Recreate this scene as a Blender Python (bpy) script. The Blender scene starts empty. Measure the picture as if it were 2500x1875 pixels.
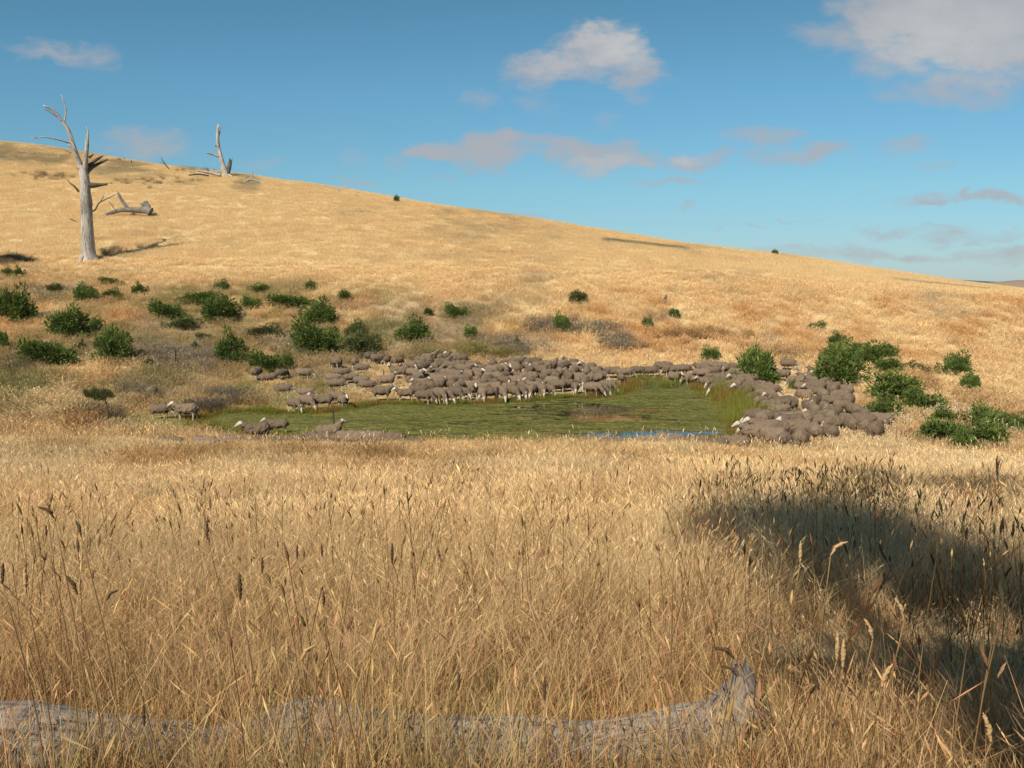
import bpy, bmesh, math, random
import numpy as np
from mathutils import Vector, Matrix, Euler

random.seed(7); rng = np.random.default_rng(11)
SC = bpy.context.scene
COL = SC.collection
R = math.radians
F = 2453.0; CX = 1250.0; CY = 937.5; PITCH = math.atan((CY - 690.0) / F)

# ------------------------------------------------------------------ camera
cam = bpy.data.cameras.new('camera'); cam_o = bpy.data.objects.new('camera', cam); COL.objects.link(cam_o)
cam.sensor_width = 36.0; cam.lens = 36.0 * F / 2500.0
cam.clip_start = 0.05; cam.clip_end = 30000
cam_o.location = (0, 0, 0); cam_o.rotation_euler = (R(90) - PITCH, 0, 0)
SC.camera = cam_o

# ------------------------------------------------------------------ light and exposure
SUN_EL, SUN_AZ = R(42), R(209)
S = Vector((math.sin(SUN_AZ) * math.cos(SUN_EL), math.cos(SUN_AZ) * math.cos(SUN_EL), math.sin(SUN_EL)))
sun = bpy.data.lights.new('sun', 'SUN'); sun.energy = 4.2; sun.angle = R(0.53); sun.color = (1.0, 0.90, 0.74)
sun_o = bpy.data.objects.new('sun', sun); COL.objects.link(sun_o)
sun_o.rotation_euler = S.to_track_quat('Z', 'Y').to_euler(); sun_o.location = (-30, -30, 40)
SC.view_settings.view_transform = 'Standard'; SC.view_settings.look = 'None'
SC.view_settings.exposure = 0.6; SC.view_settings.gamma = 1.0
SC.cycles.max_bounces = 8; SC.cycles.diffuse_bounces = 3; SC.cycles.transmission_bounces = 4
SC.cycles.glossy_bounces = 2; SC.cycles.use_denoising = True

def ray(px, py):
    a, b = (px - CX) / F, (CY - py) / F
    c, s = math.cos(PITCH), math.sin(PITCH)
    return Vector((a, c + b * s, -s + b * c))

# ---- world: Nishita sky with clouds at fixed directions
W = bpy.data.worlds.new('World'); SC.world = W; W.use_nodes = True
nt = W.node_tree; N = nt.nodes; L = nt.links; N.clear()
def wn(t, **kw):
    n = N.new(t)
    for k, v in kw.items(): setattr(n, k, v)
    return n
def wmath(op, a, b=None, c=None, clamp=False):
    n = wn('ShaderNodeMath', operation=op, use_clamp=clamp)
    for i, v in enumerate((a, b, c)):
        if v is None: continue
        if isinstance(v, (int, float)): n.inputs[i].default_value = v
        else: L.new(v, n.inputs[i])
    return n.outputs[0]
out = wn('ShaderNodeOutputWorld'); bg = wn('ShaderNodeBackground'); bg.inputs[1].default_value = 0.067
L.new(bg.outputs[0], out.inputs[0])
sky = wn('ShaderNodeTexSky'); sky.sky_type = 'NISHITA'; sky.sun_disc = False
sky.sun_elevation = SUN_EL; sky.sun_rotation = SUN_AZ; sky.altitude = 500
sky.air_density = 1.0; sky.dust_density = 0.15; sky.ozone_density = 1.6
tint = wn('ShaderNodeMix', data_type='RGBA', blend_type='MULTIPLY'); tint.inputs[0].default_value = 1
L.new(sky.outputs[0], tint.inputs[6]); 
tr_ = wn('ShaderNodeValToRGB'); e_ = tr_.color_ramp.elements; e_[0].position = 0.0; e_[0].color = (.42, .56, .80, 1); e_[1].position = .30; e_[1].color = (.42, .76, .74, 1)
for p_, c_ in ((.09, (.49, .75, .83, 1)), (.18, (.49, .81, .87, 1))): x_ = e_.new(p_); x_.color = c_
tc = wn('ShaderNodeTexCoord'); sep = wn('ShaderNodeSeparateXYZ'); L.new(tc.outputs['Generated'], sep.inputs[0])
L.new(sep.outputs[2], tr_.inputs[0]); L.new(tr_.outputs[0], tint.inputs[7])
dy = wmath('MAXIMUM', sep.outputs[1], 0.05)
u = wmath('DIVIDE', sep.outputs[0], dy); v = wmath('DIVIDE', sep.outputs[2], dy)
uv = wn('ShaderNodeCombineXYZ'); L.new(u, uv.inputs[0]); L.new(v, uv.inputs[1])
def wnoise(vec, scale, detail, rough=0.55, sy=1.0):
    m = wn('ShaderNodeMapping'); L.new(vec, m.inputs[0]); m.inputs['Scale'].default_value = (1, sy, 1)
    n = wn('ShaderNodeTexNoise'); n.inputs['Scale'].default_value = scale
    n.inputs['Detail'].default_value = detail; n.inputs['Roughness'].default_value = rough
    L.new(m.outputs[0], n.inputs['Vector']); return n
wc = wnoise(uv.outputs[0], 16, 5, 0.6, 1.8)
vsub = wn('ShaderNodeVectorMath', operation='SUBTRACT'); L.new(wc.outputs['Color'], vsub.inputs[0]); vsub.inputs[1].default_value = (.5, .5, .5)
vsc = wn('ShaderNodeVectorMath', operation='MULTIPLY'); L.new(vsub.outputs[0], vsc.inputs[0]); vsc.inputs[1].default_value = (.10, .052, 0)
vadd = wn('ShaderNodeVectorMath', operation='ADD'); L.new(uv.outputs[0], vadd.inputs[0]); L.new(vsc.outputs[0], vadd.inputs[1])
# (x, y, half width, half height, density) in the photograph's directions
clouds = [(2300, 40, 260, 100, 1.4), (2420, 85, 190, 110, 1.4), (2180, 130, 120, 70, .7), (2050, 95, 150, 40, .6), (2330, 210, 170, 50, .7), (2470, 195, 80, 30, .4),
          (1470, 120, 120, 60, 1.1), (1350, 180, 150, 45, .9), (1540, 160, 90, 65, .85), (1460, 85, 40, 40, .9), (1550, 215, 60, 32, .4), (1290, 195, 70, 30, .35),
          (150, 128, 125, 24, .58), (225, 145, 90, 30, .5), (60, 115, 80, 14, .35), (370, 345, 110, 38, .62), (310, 355, 80, 25, .45),
          (1090, 362, 90, 30, .95), (1190, 365, 120, 40, 1.0), (1330, 352, 80, 24, .7), (1430, 375, 135, 44, 1.0), (1520, 385, 60, 36, .8), (1540, 350, 40, 18, .5),
          (1660, 385, 90, 28, .9), (1740, 385, 90, 18, .6), (1880, 330, 105, 30, .62), (1930, 385, 110, 30, .62), (2010, 370, 60, 28, .65),
          (2190, 362, 90, 28, .5), (2270, 415, 40, 20, .4), (1640, 447, 110, 13, .55), (1080, 432, 45, 12, .4), (870, 435, 45, 18, .45), (980, 385, 40, 22, .35), (860, 385, 50, 25, .3),
          (1170, 245, 50, 30, .38), (1300, 245, 60, 28, .36), (1490, 290, 45, 24, .33), (650, 395, 50, 22, .35), (810, 322, 50, 14, .2),
          (2350, 480, 170, 16, .75), (2480, 490, 80, 18, .6), (1675, 515, 30, 9, .5), (1840, 552, 45, 10, .5), (1765, 560, 30, 7, .35), (1935, 524, 28, 8, .4), (2005, 521, 28, 8, .4),
          (2180, 565, 90, 16, .6), (2320, 570, 100, 20, .6), (2440, 570, 70, 20, .55), (2260, 550, 120, 8, .45), (2030, 620, 240, 22, .55), (2230, 625, 130, 18, .55), (2450, 620, 130, 30, .6), (2130, 465, 40, 8, .3), (1290, 526, 40, 9, .4)]
bright = [(2330, 90, 220, 110, .8), (1500, 110, 110, 60, .9), (1470, 395, 90, 26, .4), (1650, 380, 60, 22, .6), (1370, 170, 90, 40, .4)]
def lobes(lst):
    tot = None
    for (px, py, rx, ry, s) in lst:
        d = ray(px, py); c = (d.x / d.y, d.z / d.y)
        a = wn('ShaderNodeVectorMath', operation='SUBTRACT'); L.new(vadd.outputs[0], a.inputs[0]); a.inputs[1].default_value = (c[0], c[1], 0)
        b = wn('ShaderNodeVectorMath', operation='MULTIPLY'); L.new(a.outputs[0], b.inputs[0]); b.inputs[1].default_value = (F / rx, F / ry, 0)
        q = wn('ShaderNodeVectorMath', operation='DOT_PRODUCT'); L.new(b.outputs[0], q.inputs[0]); L.new(b.outputs[0], q.inputs[1])
        m = wn('ShaderNodeMath', operation='MULTIPLY_ADD'); L.new(q.outputs['Value'], m.inputs[0]); m.inputs[1].default_value = -s * 0.72; m.inputs[2].default_value = s
        tot = wmath('MAXIMUM', m.outputs[0], 0.0) if tot is None else wmath('SMOOTH_MAX', tot, m.outputs[0], 0.12)
    return wmath('MAXIMUM', tot, 0.0)
dens = lobes(clouds); br = lobes(bright)
fb = wnoise(uv.outputs[0], 24, 9, 0.64, 2.2).outputs['Fac']
shaped = wmath('MULTIPLY', dens, wmath('MULTIPLY_ADD', fb, 2.1, -0.05))
front = wmath('GREATER_THAN', sep.outputs[1], 0.06)
# the rest of the sky carries loosely scattered clouds of the same kind
gen = wnoise(tc.outputs['Generated'], 3.2, 7, 0.6)
gm = wn('ShaderNodeMapRange', interpolation_type='SMOOTHSTEP'); L.new(gen.outputs['Fac'], gm.inputs[0]); gm.inputs[1].default_value = .56; gm.inputs[2].default_value = .74
au = wmath('ABSOLUTE', u); inu = wmath('LESS_THAN', au, 0.62); inv = wmath('LESS_THAN', v, 0.34)
frame = wmath('MULTIPLY', wmath('MULTIPLY', inu, inv), front)
scat = wmath('MULTIPLY', gm.outputs[0], wmath('SUBTRACT', 1.0, frame))
al = wn('ShaderNodeMapRange', interpolation_type='SMOOTHSTEP'); L.new(shaped, al.inputs[0]); al.inputs[1].default_value = .05; al.inputs[2].default_value = .95
al.inputs[4].default_value = 0.84
alpha = wmath('MAXIMUM', wmath('MULTIPLY', al.outputs[0], front), wmath('MULTIPLY', scat, 0.7))
cc = wn('ShaderNodeMix', data_type='RGBA'); cc.inputs[6].default_value = (4.25, 4.2, 4.4, 1); cc.inputs[7].default_value = (6.5, 6.3, 5.9, 1)
L.new(wmath('MULTIPLY', br, wmath('MULTIPLY_ADD', fb, 1.2, .1), clamp=True), cc.inputs[0])
mx = wn('ShaderNodeMix', data_type='RGBA'); L.new(alpha, mx.inputs[0]); L.new(tint.outputs[2], mx.inputs[6]); L.new(cc.outputs[2], mx.inputs[7])
L.new(mx.outputs[2], bg.inputs[0])

# ------------------------------------------------------------------ helpers
def tag(o, label=None, cat=None, group=None, kind=None):
    if label: o['label'] = label
    if cat: o['category'] = cat
    if group: o['group'] = group
    if kind: o['kind'] = kind
    return o
def link(name, me, parent=None, mat=None):
    o = bpy.data.objects.new(name, me); COL.objects.link(o)
    if parent is not None: o.parent = parent
    if mat is not None and me is not None: me.materials.clear(); me.materials.append(mat)
    return o
def empty(name, loc, label, cat, group=None, rz=0):
    o = bpy.data.objects.new(name, None); COL.objects.link(o); o.location = loc; o.rotation_euler = (0, 0, rz)
    o.empty_display_size = .2
    return tag(o, label, cat, group)
def pymesh(name, verts, faces, smooth=False):
    me = bpy.data.meshes.new(name); me.from_pydata([tuple(v) for v in verts], [], faces); me.update()
    if smooth: me.shade_smooth()
    return me
def _hash(ix, iy, seed):
    h = (ix.astype(np.int64) * 374761393 + iy.astype(np.int64) * 668265263 + seed * 974711) & 0xffffffff
    h = ((h ^ (h >> 13)) * 1274126177) & 0xffffffff
    return ((h ^ (h >> 16)) & 0xffff) / 65535.0
def vnoise(x, y, seed=0):
    ix, iy = np.floor(x), np.floor(y); fx, fy = x - ix, y - iy
    fx = fx * fx * (3 - 2 * fx); fy = fy * fy * (3 - 2 * fy)
    a = _hash(ix, iy, seed); b = _hash(ix + 1, iy, seed); c = _hash(ix, iy + 1, seed); d = _hash(ix + 1, iy + 1, seed)
    return (a * (1 - fx) + b * fx) * (1 - fy) + (c * (1 - fx) + d * fx) * fy
def fbm(x, y, seed=0, octv=4):
    t = 0; amp = .5; s = 0
    for k in range(octv):
        t = t + amp * vnoise(x * 2 ** k, y * 2 ** k, seed + k * 17); s += amp; amp *= .55
    return t / s
def sstep(a, b, x):
    t = np.clip((x - a) / (b - a), 0, 1); return t * t * (3 - 2 * t)

# ------------------------------------------------------------------ terrain
WATER = -7.30
def px2xy(px, py):      # a point of the pond's surface plane
    d = ray(px, py); t = WATER / d.z; return (d.x * t, d.y * t)
pond_px = [(478, 1026), (540, 1010), (615, 1006), (700, 1012), (790, 1008), (858, 998), (939, 984), (1020, 988), (1110, 988), (1178, 985), (1285, 980), (1360, 972),
           (1440, 972), (1500, 962), (1530, 952), (1600, 946), (1690, 946), (1740, 962), (1790, 980), (1832, 1000), (1842, 1022), (1822, 1048), (1790, 1072), (1700, 1084), (1400, 1090), (1000, 1088), (760, 1072), (640, 1062), (550, 1050)]
POND = np.array([px2xy(*p) for p in pond_px])
def pond_sd(X, Y):      # signed distance to the shoreline, negative in the water
    X = np.asarray(X, float); Y = np.asarray(Y, float)
    best = np.full(X.shape, 1e9); ins = np.zeros(X.shape, bool); n = len(POND)
    for i in range(n):
        ax, ay = POND[i]; bx, by = POND[(i + 1) % n]; ex, ey = bx - ax, by - ay
        t = np.clip(((X - ax) * ex + (Y - ay) * ey) / (ex * ex + ey * ey), 0, 1)
        best = np.minimum(best, (X - ax - t * ex) ** 2 + (Y - ay - t * ey) ** 2)
        c = ((ay > Y) != (by > Y)) & (X < ex * (Y - ay) / (ey + 1e-12) + ax); ins ^= c
    d = np.sqrt(best); return np.where(ins, -d, d)
tY = np.array([46, 58, 66, 74, 84, 98, 120, 150, 190, 225.])
tP = np.array([-900, 0, 600, 1250, 1900, 2500, 3300.])
tI = np.array([[1079, 970, 895, 825, 760, 680, 580, 480, 380, 318],
               [1079, 975, 905, 835, 770, 695, 600, 505, 410, 354],
               [1079, 998, 955, 882, 795, 715, 630, 545, 468, 433],
               [1079, 998, 958, 905, 815, 735, 665, 605, 555, 531],
               [1079, 998, 950, 895, 810, 745, 698, 660, 634, 624],
               [1079, 1000, 945, 880, 805, 760, 732, 719, 712, 711],
               [1079, 1000, 940, 880, 810, 772, 752, 748, 760, 780.]])
CREST = np.array([215, 210, 192, 172, 152, 142, 140.])
YR = np.array([[y if y <= 84 else 84 + (y - 84) * (c - 84) / 141. for y in tY] for c in CREST])
tZ = (690 - tI) / F * YR
ext = [45, 105, 225, 475, 975]; rows = []; YX = []
for r_, yr_ in zip(tZ, YR):
    last = r_[-1]; rows.append(list(r_) + [last + (1.0 if last > 10 else -.6), last - 2 - max(0, last) * .1, last * .45 - 14, last * .1 - 26, -34]); YX.append(list(yr_) + [yr_[-1] + e_2 for e_2 in ext])
tZ = np.array(rows); YX = np.array(YX)
gY = np.concatenate([np.arange(46, 300, 1.0), np.arange(300, 1201, 10.)]); gP = np.linspace(-900, 3300, 141)
def pchip(x, y, xq):
    h = np.diff(x); d = np.diff(y) / h; m = np.zeros(len(x)); m[0], m[-1] = d[0], d[-1]
    for i in range(1, len(x) - 1):
        if d[i - 1] * d[i] > 0:
            w1, w2 = 2 * h[i] + h[i - 1], h[i] + 2 * h[i - 1]; m[i] = (w1 + w2) / (w1 / d[i - 1] + w2 / d[i])
    i = np.clip(np.searchsorted(x, xq) - 1, 0, len(x) - 2); t = (xq - x[i]) / h[i]
    return (2*t**3 - 3*t**2 + 1)*y[i] + (t**3 - 2*t**2 + t)*h[i]*m[i] + (-2*t**3 + 3*t**2)*y[i+1] + (t**3 - t**2)*h[i]*m[i+1]
A = np.array([pchip(yx, r_, np.minimum(gY, yx[-1])) for yx, r_ in zip(YX, tZ)])
G = np.array([pchip(tP, A[:, j], gP) for j in range(A.shape[1])]).T
for _ in range(2):
    Gp = np.pad(G, ((3, 3), (0, 0)), 'edge'); G = sum(Gp[k:k + G.shape[0]] for k in range(7)) / 7
nearY = np.array([-400, -60, -20, 0, 10, 20, 30, 36, 38.5, 41, 43, 46.]); nearZ = np.array([6, 1.5, -.2, -1.7, -3.0, -4.3, -5.55, -6.32, -6.72, -7.12, -7.22, -7.25])
def terrain(X, Y):
    X = np.asarray(X, float); Y = np.asarray(Y, float)
    P = np.clip(CX + F * X / np.maximum(Y, 1.0), -900, 3299); Yc = np.clip(Y, 46, 1200)
    jf = np.interp(Yc, gY, np.arange(len(gY))); j = np.minimum(jf.astype(int), len(gY) - 2); tj = jf - j
    pf = (P + 900) / (gP[1] - gP[0]); i = np.clip(pf.astype(int), 0, len(gP) - 2); ti = pf - i
    hill = (G[i, j]*(1-ti) + G[i+1, j]*ti)*(1-tj) + (G[i, j+1]*(1-ti) + G[i+1, j+1]*ti)*tj
    near = pchip(nearY, nearZ, np.clip(Y, -400, 46))
    near = near + (-.36 * sstep(1700, 1950, P) + .22 * sstep(500, 200, P)) * sstep(20, 32, Y) * (1 - sstep(38, 43, Y))
    z = np.where(Y < 46, near, hill)
    # gentle unevenness
    z = z + (fbm(X / 14, Y / 14, 3, 2) - .5) * .5 * sstep(66, 90, Y) + (fbm(X / 2.2, Y / 2.2, 5) - .5) * .16 * sstep(3, 8, np.abs(Y)) * (1 - sstep(80, 105, Y))
    z = z + (fbm(X / 60, Y / 60, 8) - .5) * 6 * sstep(260, 500, Y)
    m = (Y > 38) & (Y < 90) & (np.abs(X) < 40)
    sd = np.full(X.shape, 50.0)
    if m.any(): sd[m] = pond_sd(X[m], Y[m])
    rim = np.maximum(z, WATER + .05)
    z = np.where((Y > 40.5) & (Y < 80), z + (rim - z) * 1.0, z)
    z = np.where(sd < .6, np.minimum(z, WATER + .05 + (sd) * .25 * np.where(sd < 0, 1.6, 1)), z)
    z = np.where(sd < 0, np.maximum(z, WATER - .9), z)
    return z
def tz(x, y): return float(terrain(np.array([x]), np.array([y]))[0])
def ground_at(px, py, y0=3.0, y1=240.0):
    d = ray(px, py); Ys = np.linspace(y0, y1, 2400); Xs = d.x / d.y * Ys; LZ = d.z / d.y * Ys
    Z = np.maximum(terrain(Xs, Ys), np.where((Ys > 43) & (Ys < 80), WATER - .03, -99)); k = np.where(Z >= LZ)[0]
    k = k[0] if len(k) else int(np.argmin(LZ - Z))
    return Vector((Xs[k], Ys[k], Z[k]))

angs = list(np.radians(np.concatenate([np.arange(-180, -48, 6), np.arange(-48, -34, 1.0), np.arange(-34, 34.01, .28), np.arange(35, 48, 1.0), np.arange(48, 180, 6)])))
rad = [0.0]; r_ = .35
while r_ < 9000:
    rad.append(r_); r_ *= 1.022 if r_ < 300 else 1.06
    if 0.9 < (r_ - rad[-1]) and r_ < 300: r_ = rad[-1] + .9
rad = np.array(rad[1:]); TH = np.array(angs); nth = len(TH)
RR, TT = np.meshgrid(rad, TH, indexing='ij'); GX = RR * np.sin(TT); GYY = RR * np.cos(TT)
GZ = terrain(GX, GYY)

STRAW = np.array([.72, .545, .305]); ORANGE = np.array([.49, .315, .15]); GREY = np.array([.33, .27, .17]); GREEN = np.array([.15, .17, .045]); MAUVE = np.array([.30, .25, .18]); BLOND = np.array([.62, .485, .29]); RUST = np.array([.24, .12, .045])
def lerp(a, b, t): return a + (b - a) * np.clip(t, 0, 1)[..., None]
def grass_colour(X, Y, sd):
    P = CX + F * X / np.maximum(Y, 1.0); YC_ = np.interp(P, tP, CREST); H = np.where(Y > 84, 84 + (Y - 84) * 141 / (YC_ - 84), Y)
    n1 = fbm(X / 7, Y / 11, 21); n2 = fbm(X / 2.6, Y / 4, 33); n3 = fbm(X / 22, Y / 40, 45); n4 = fbm(X / .9, Y / 1.3, 57)
    hill = lerp(np.broadcast_to(STRAW, X.shape + (3,)), ORANGE * 1.3, sstep(.42, .8, n1 * .35 + n3 * .65) * .38)
    hill = lerp(hill, GREY * 1.1, sstep(.55, .8, n3 * .6 + n2 * .4) * .55)
    hill = lerp(hill, GREY, sstep(180, 200, H) * (1 - sstep(213, 222, H)) * (P < 640) * sstep(.42, .62, n1) * .7)
    streak = (np.abs(P - 1570) < 90 + 30 * n2) * np.exp(-((H - (188 + (P - 1570) * .03)) / 4.5) ** 2)
    hill = lerp(hill, GREY * .65, streak * 1.0)
    streak2 = (np.abs(P - 2290) < 120) * np.exp(-((H - 160) / 4) ** 2); hill = lerp(hill, GREY * .8, streak2 * .8)
    toe = lerp(np.broadcast_to(ORANGE * 1.22, X.shape + (3,)), STRAW, sstep(.34, .62, n2))
    toe = lerp(toe, MAUVE * 1.15, sstep(.50, .72, n1) * .7)
    toe = lerp(toe, np.array([.20, .20, .07]), sstep(.52, .72, fbm(X / 3.5, Y / 5, 71)) * sstep(1500, 700, P) * .85)
    toe = lerp(toe, np.array([.36, .27, .125]), sstep(1300, 500, P) * sstep(.3, .6, fbm(X / 4, Y / 6, 83)) * .8)
    w = sstep(70, 78, Y) * (1 - sstep(90, 104, Y + 14 * (n3 - .5)))
    w = np.where(P < 900, np.maximum(w, sstep(48, 54, Y) * (1 - sstep(90, 108, Y))), w)
    near = lerp(np.broadcast_to(BLOND, X.shape + (3,)), STRAW * .92, sstep(.35, .7, n1))
    near = lerp(near, ORANGE, sstep(.45, .72, n2) * .6 + sstep(20, 30, Y) * .5 * sstep(.4, .6, n1))
    near = lerp(near, GREY * 1.15, sstep(.6, .8, fbm(X / 2, Y / 2, 91)) * .5)
    c = lerp(near, hill, sstep(50, 70, Y)); c = lerp(c, toe, w)
    g = 1 - sstep(0.4, 2.6, sd + 1.6 * (n2 - .5))
    gg = lerp(np.broadcast_to(GREEN * 1.35, X.shape + (3,)), RUST * 1.3, sstep(.45, .6, n4))
    c = lerp(c, gg, g * .95)
    lf = np.exp(-((X + 16.5) / 5) ** 2 - ((Y - 55) / 6) ** 2); c = lerp(c, GREEN * 1.5, lf * .75 * sstep(.35, .6, n2))
    return c * (1 + (n4 - .5) * (.36 - .22 * sstep(80, 110, Y)))[..., None]

# ------------------------------------------------------------------ materials
def newmat(name):
    m = bpy.data.materials.new(name); m.use_nodes = True; m.node_tree.nodes.clear(); return m, m.node_tree.nodes, m.node_tree.links
def nn(ns, t, **kw):
    n = ns.new(t)
    for k, v_ in kw.items(): setattr(n, k, v_)
    return n
def mat_ground():
    m, ns, ls = newmat('dry_ground')
    o = nn(ns, 'ShaderNodeOutputMaterial'); d = nn(ns, 'ShaderNodeBsdfDiffuse'); ls.new(d.outputs[0], o.inputs[0]); d.inputs['Roughness'].default_value = .8
    at = nn(ns, 'ShaderNodeAttribute'); at.attribute_name = 'tint'
    geo = nn(ns, 'ShaderNodeNewGeometry')
    nz = nn(ns, 'ShaderNodeTexNoise'); nz.inputs['Scale'].default_value = 2.2; nz.inputs['Detail'].default_value = 8; ls.new(geo.outputs['Position'], nz.inputs['Vector'])
    cr = nn(ns, 'ShaderNodeValToRGB'); cr.color_ramp.elements[0].color = (.78, .77, .75, 1); cr.color_ramp.elements[1].color = (1.08, 1.07, 1.05, 1)
    cr.color_ramp.elements[0].position = .3; cr.color_ramp.elements[1].position = .7; ls.new(nz.outputs['Fac'], cr.inputs[0])
    mu = nn(ns, 'ShaderNodeMix', data_type='RGBA', blend_type='MULTIPLY'); mu.inputs[0].default_value = 1
    ls.new(at.outputs['Color'], mu.inputs[6]); ls.new(cr.outputs[0], mu.inputs[7]); ls.new(mu.outputs[2], d.inputs[0])
    bp = nn(ns, 'ShaderNodeBump'); bp.inputs['Strength'].default_value = .4; bp.inputs['Distance'].default_value = .05; ls.new(nz.outputs['Fac'], bp.inputs['Height']); ls.new(bp.outputs[0], d.inputs['Normal'])
    return m
def mat_blade(name, gain=1.0, trans=.30, base=None, instancer=True, spread=.5, root=1.0):
    """leaf or stem colour: per-instance tint times per-blade variation stored in 'bl' (r = value, g = hue shift, b = height up the blade)"""
    m, ns, ls = newmat(name)
    o = nn(ns, 'ShaderNodeOutputMaterial'); d = nn(ns, 'ShaderNodeBsdfDiffuse'); t = nn(ns, 'ShaderNodeBsdfTranslucent'); mix = nn(ns, 'ShaderNodeMixShader')
    mix.inputs[0].default_value = trans; ls.new(d.outputs[0], mix.inputs[1]); ls.new(t.outputs[0], mix.inputs[2]); ls.new(mix.outputs[0], o.inputs[0])
    bl = nn(ns, 'ShaderNodeAttribute'); bl.attribute_name = 'bl'
    sp = nn(ns, 'ShaderNodeSeparateColor'); ls.new(bl.outputs['Color'], sp.inputs[0])
    if instancer:
        at = nn(ns, 'ShaderNodeAttribute'); at.attribute_type = 'INSTANCER'; at.attribute_name = 'tint'; src = at.outputs['Color']
    else:
        rg = nn(ns, 'ShaderNodeRGB'); rg.outputs[0].default_value = (*base, 1); src = rg.outputs[0]
    hs = nn(ns, 'ShaderNodeHueSaturation'); ls.new(src, hs.inputs['Color'])
    a = nn(ns, 'ShaderNodeMath', operation='MULTIPLY_ADD'); ls.new(sp.outputs[1], a.inputs[0]); a.inputs[1].default_value = .05; a.inputs[2].default_value = .475; ls.new(a.outputs[0], hs.inputs['Hue'])
    b = nn(ns, 'ShaderNodeMath', operation='MULTIPLY_ADD'); ls.new(sp.outputs[0], b.inputs[0]); b.inputs[1].default_value = spread * 2 * gain; b.inputs[2].default_value = (1 - spread) * gain; ls.new(b.outputs[0], hs.inputs['Value'])
    if instancer:   # culms redden towards the root, which also paints in dark gaps between stems
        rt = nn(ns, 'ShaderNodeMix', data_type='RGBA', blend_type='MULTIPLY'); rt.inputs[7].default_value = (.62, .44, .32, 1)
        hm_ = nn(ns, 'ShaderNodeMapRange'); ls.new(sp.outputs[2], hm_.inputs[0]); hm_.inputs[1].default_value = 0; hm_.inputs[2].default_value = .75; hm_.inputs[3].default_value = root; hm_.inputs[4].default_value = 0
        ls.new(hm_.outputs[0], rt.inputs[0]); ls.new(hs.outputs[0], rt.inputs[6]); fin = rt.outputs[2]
    else: fin = hs.outputs[0]
    ls.new(fin, d.inputs[0]); ls.new(fin, t.inputs[0])
    return m
def mat_wood(name, c1, c2, c3, scale=1.0, zstretch=.12):
    m, ns, ls = newmat(name)
    o = nn(ns, 'ShaderNodeOutputMaterial'); p = nn(ns, 'ShaderNodeBsdfPrincipled'); ls.new(p.outputs[0], o.inputs[0]); p.inputs['Roughness'].default_value = .85
    uvn = nn(ns, 'ShaderNodeUVMap'); mp = nn(ns, 'ShaderNodeMapping'); mp.inputs['Scale'].default_value = (6 * scale, 6 * scale * zstretch, 1); ls.new(uvn.outputs[0], mp.inputs[0])
    n1 = nn(ns, 'ShaderNodeTexNoise'); n1.inputs['Scale'].default_value = 3; n1.inputs['Detail'].default_value = 10; n1.inputs['Roughness'].default_value = .7; ls.new(mp.outputs[0], n1.inputs['Vector'])
    tcx = nn(ns, 'ShaderNodeTexCoord'); n2 = nn(ns, 'ShaderNodeTexNoise'); n2.inputs['Scale'].default_value = .9 * scale; n2.inputs['Detail'].default_value = 5; ls.new(tcx.outputs['Object'], n2.inputs['Vector'])
    cr = nn(ns, 'ShaderNodeValToRGB'); e = cr.color_ramp.elements; e[0].position = .34; e[0].color = (*c3, 1); e[1].position = .62; e[1].color = (*c1, 1); x = e.new(.46); x.color = (*c2, 1)
    ls.new(n1.outputs['Fac'], cr.inputs[0])
    mu = nn(ns, 'ShaderNodeMix', data_type='RGBA', blend_type='MULTIPLY'); mu.inputs[0].default_value = .8
    cr2 = nn(ns, 'ShaderNodeValToRGB'); cr2.color_ramp.elements[0].position = .35; cr2.color_ramp.elements[0].color = (.55, .52, .5, 1); cr2.color_ramp.elements[1].position = .6; cr2.color_ramp.elements[1].color = (1.1, 1.08, 1.05, 1)
    ls.new(n2.outputs['Fac'], cr2.inputs[0]); ls.new(cr.outputs[0], mu.inputs[6]); ls.new(cr2.outputs[0], mu.inputs[7]); ls.new(mu.outputs[2], p.inputs['Base Color'])
    # drying cracks running with the grain
    m3 = nn(ns, 'ShaderNodeMapping'); m3.inputs['Scale'].default_value = (7 * scale, 1.1 * scale, 1); ls.new(uvn.outputs[0], m3.inputs[0])
    n3 = nn(ns, 'ShaderNodeTexNoise'); n3.inputs['Scale'].default_value = 1.2; n3.inputs['Detail'].default_value = 3; n3.inputs['Distortion'].default_value = .5; ls.new(m3.outputs[0], n3.inputs['Vector'])
    ab = nn(ns, 'ShaderNodeMath', operation='SUBTRACT'); ls.new(n3.outputs['Fac'], ab.inputs[0]); ab.inputs[1].default_value = .5
    ab2 = nn(ns, 'ShaderNodeMath', operation='ABSOLUTE'); ls.new(ab.outputs[0], ab2.inputs[0])
    ck = nn(ns, 'ShaderNodeMapRange'); ls.new(ab2.outputs[0], ck.inputs[0]); ck.inputs[1].default_value = .003; ck.inputs[2].default_value = .014; ck.inputs[3].default_value = .40; ck.inputs[4].default_value = 1
    mc = nn(ns, 'ShaderNodeMix', data_type='RGBA', blend_type='MULTIPLY'); mc.inputs[0].default_value = 1; ls.new(mu.outputs[2], mc.inputs[6]); ls.new(ck.outputs[0], mc.inputs[7]); ls.new(mc.outputs[2], p.inputs['Base Color'])
    hsum = nn(ns, 'ShaderNodeMath', operation='MULTIPLY_ADD'); ls.new(ck.outputs[0], hsum.inputs[0]); hsum.inputs[1].default_value = .6; ls.new(n1.outputs['Fac'], hsum.inputs[2])
    bp = nn(ns, 'ShaderNodeBump'); bp.inputs['Strength'].default_value = 1.0; bp.inputs['Distance'].default_value = .04 / max(scale, .5); ls.new(hsum.outputs[0], bp.inputs['Height']); ls.new(bp.outputs[0], p.inputs['Normal'])
    return m
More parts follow.
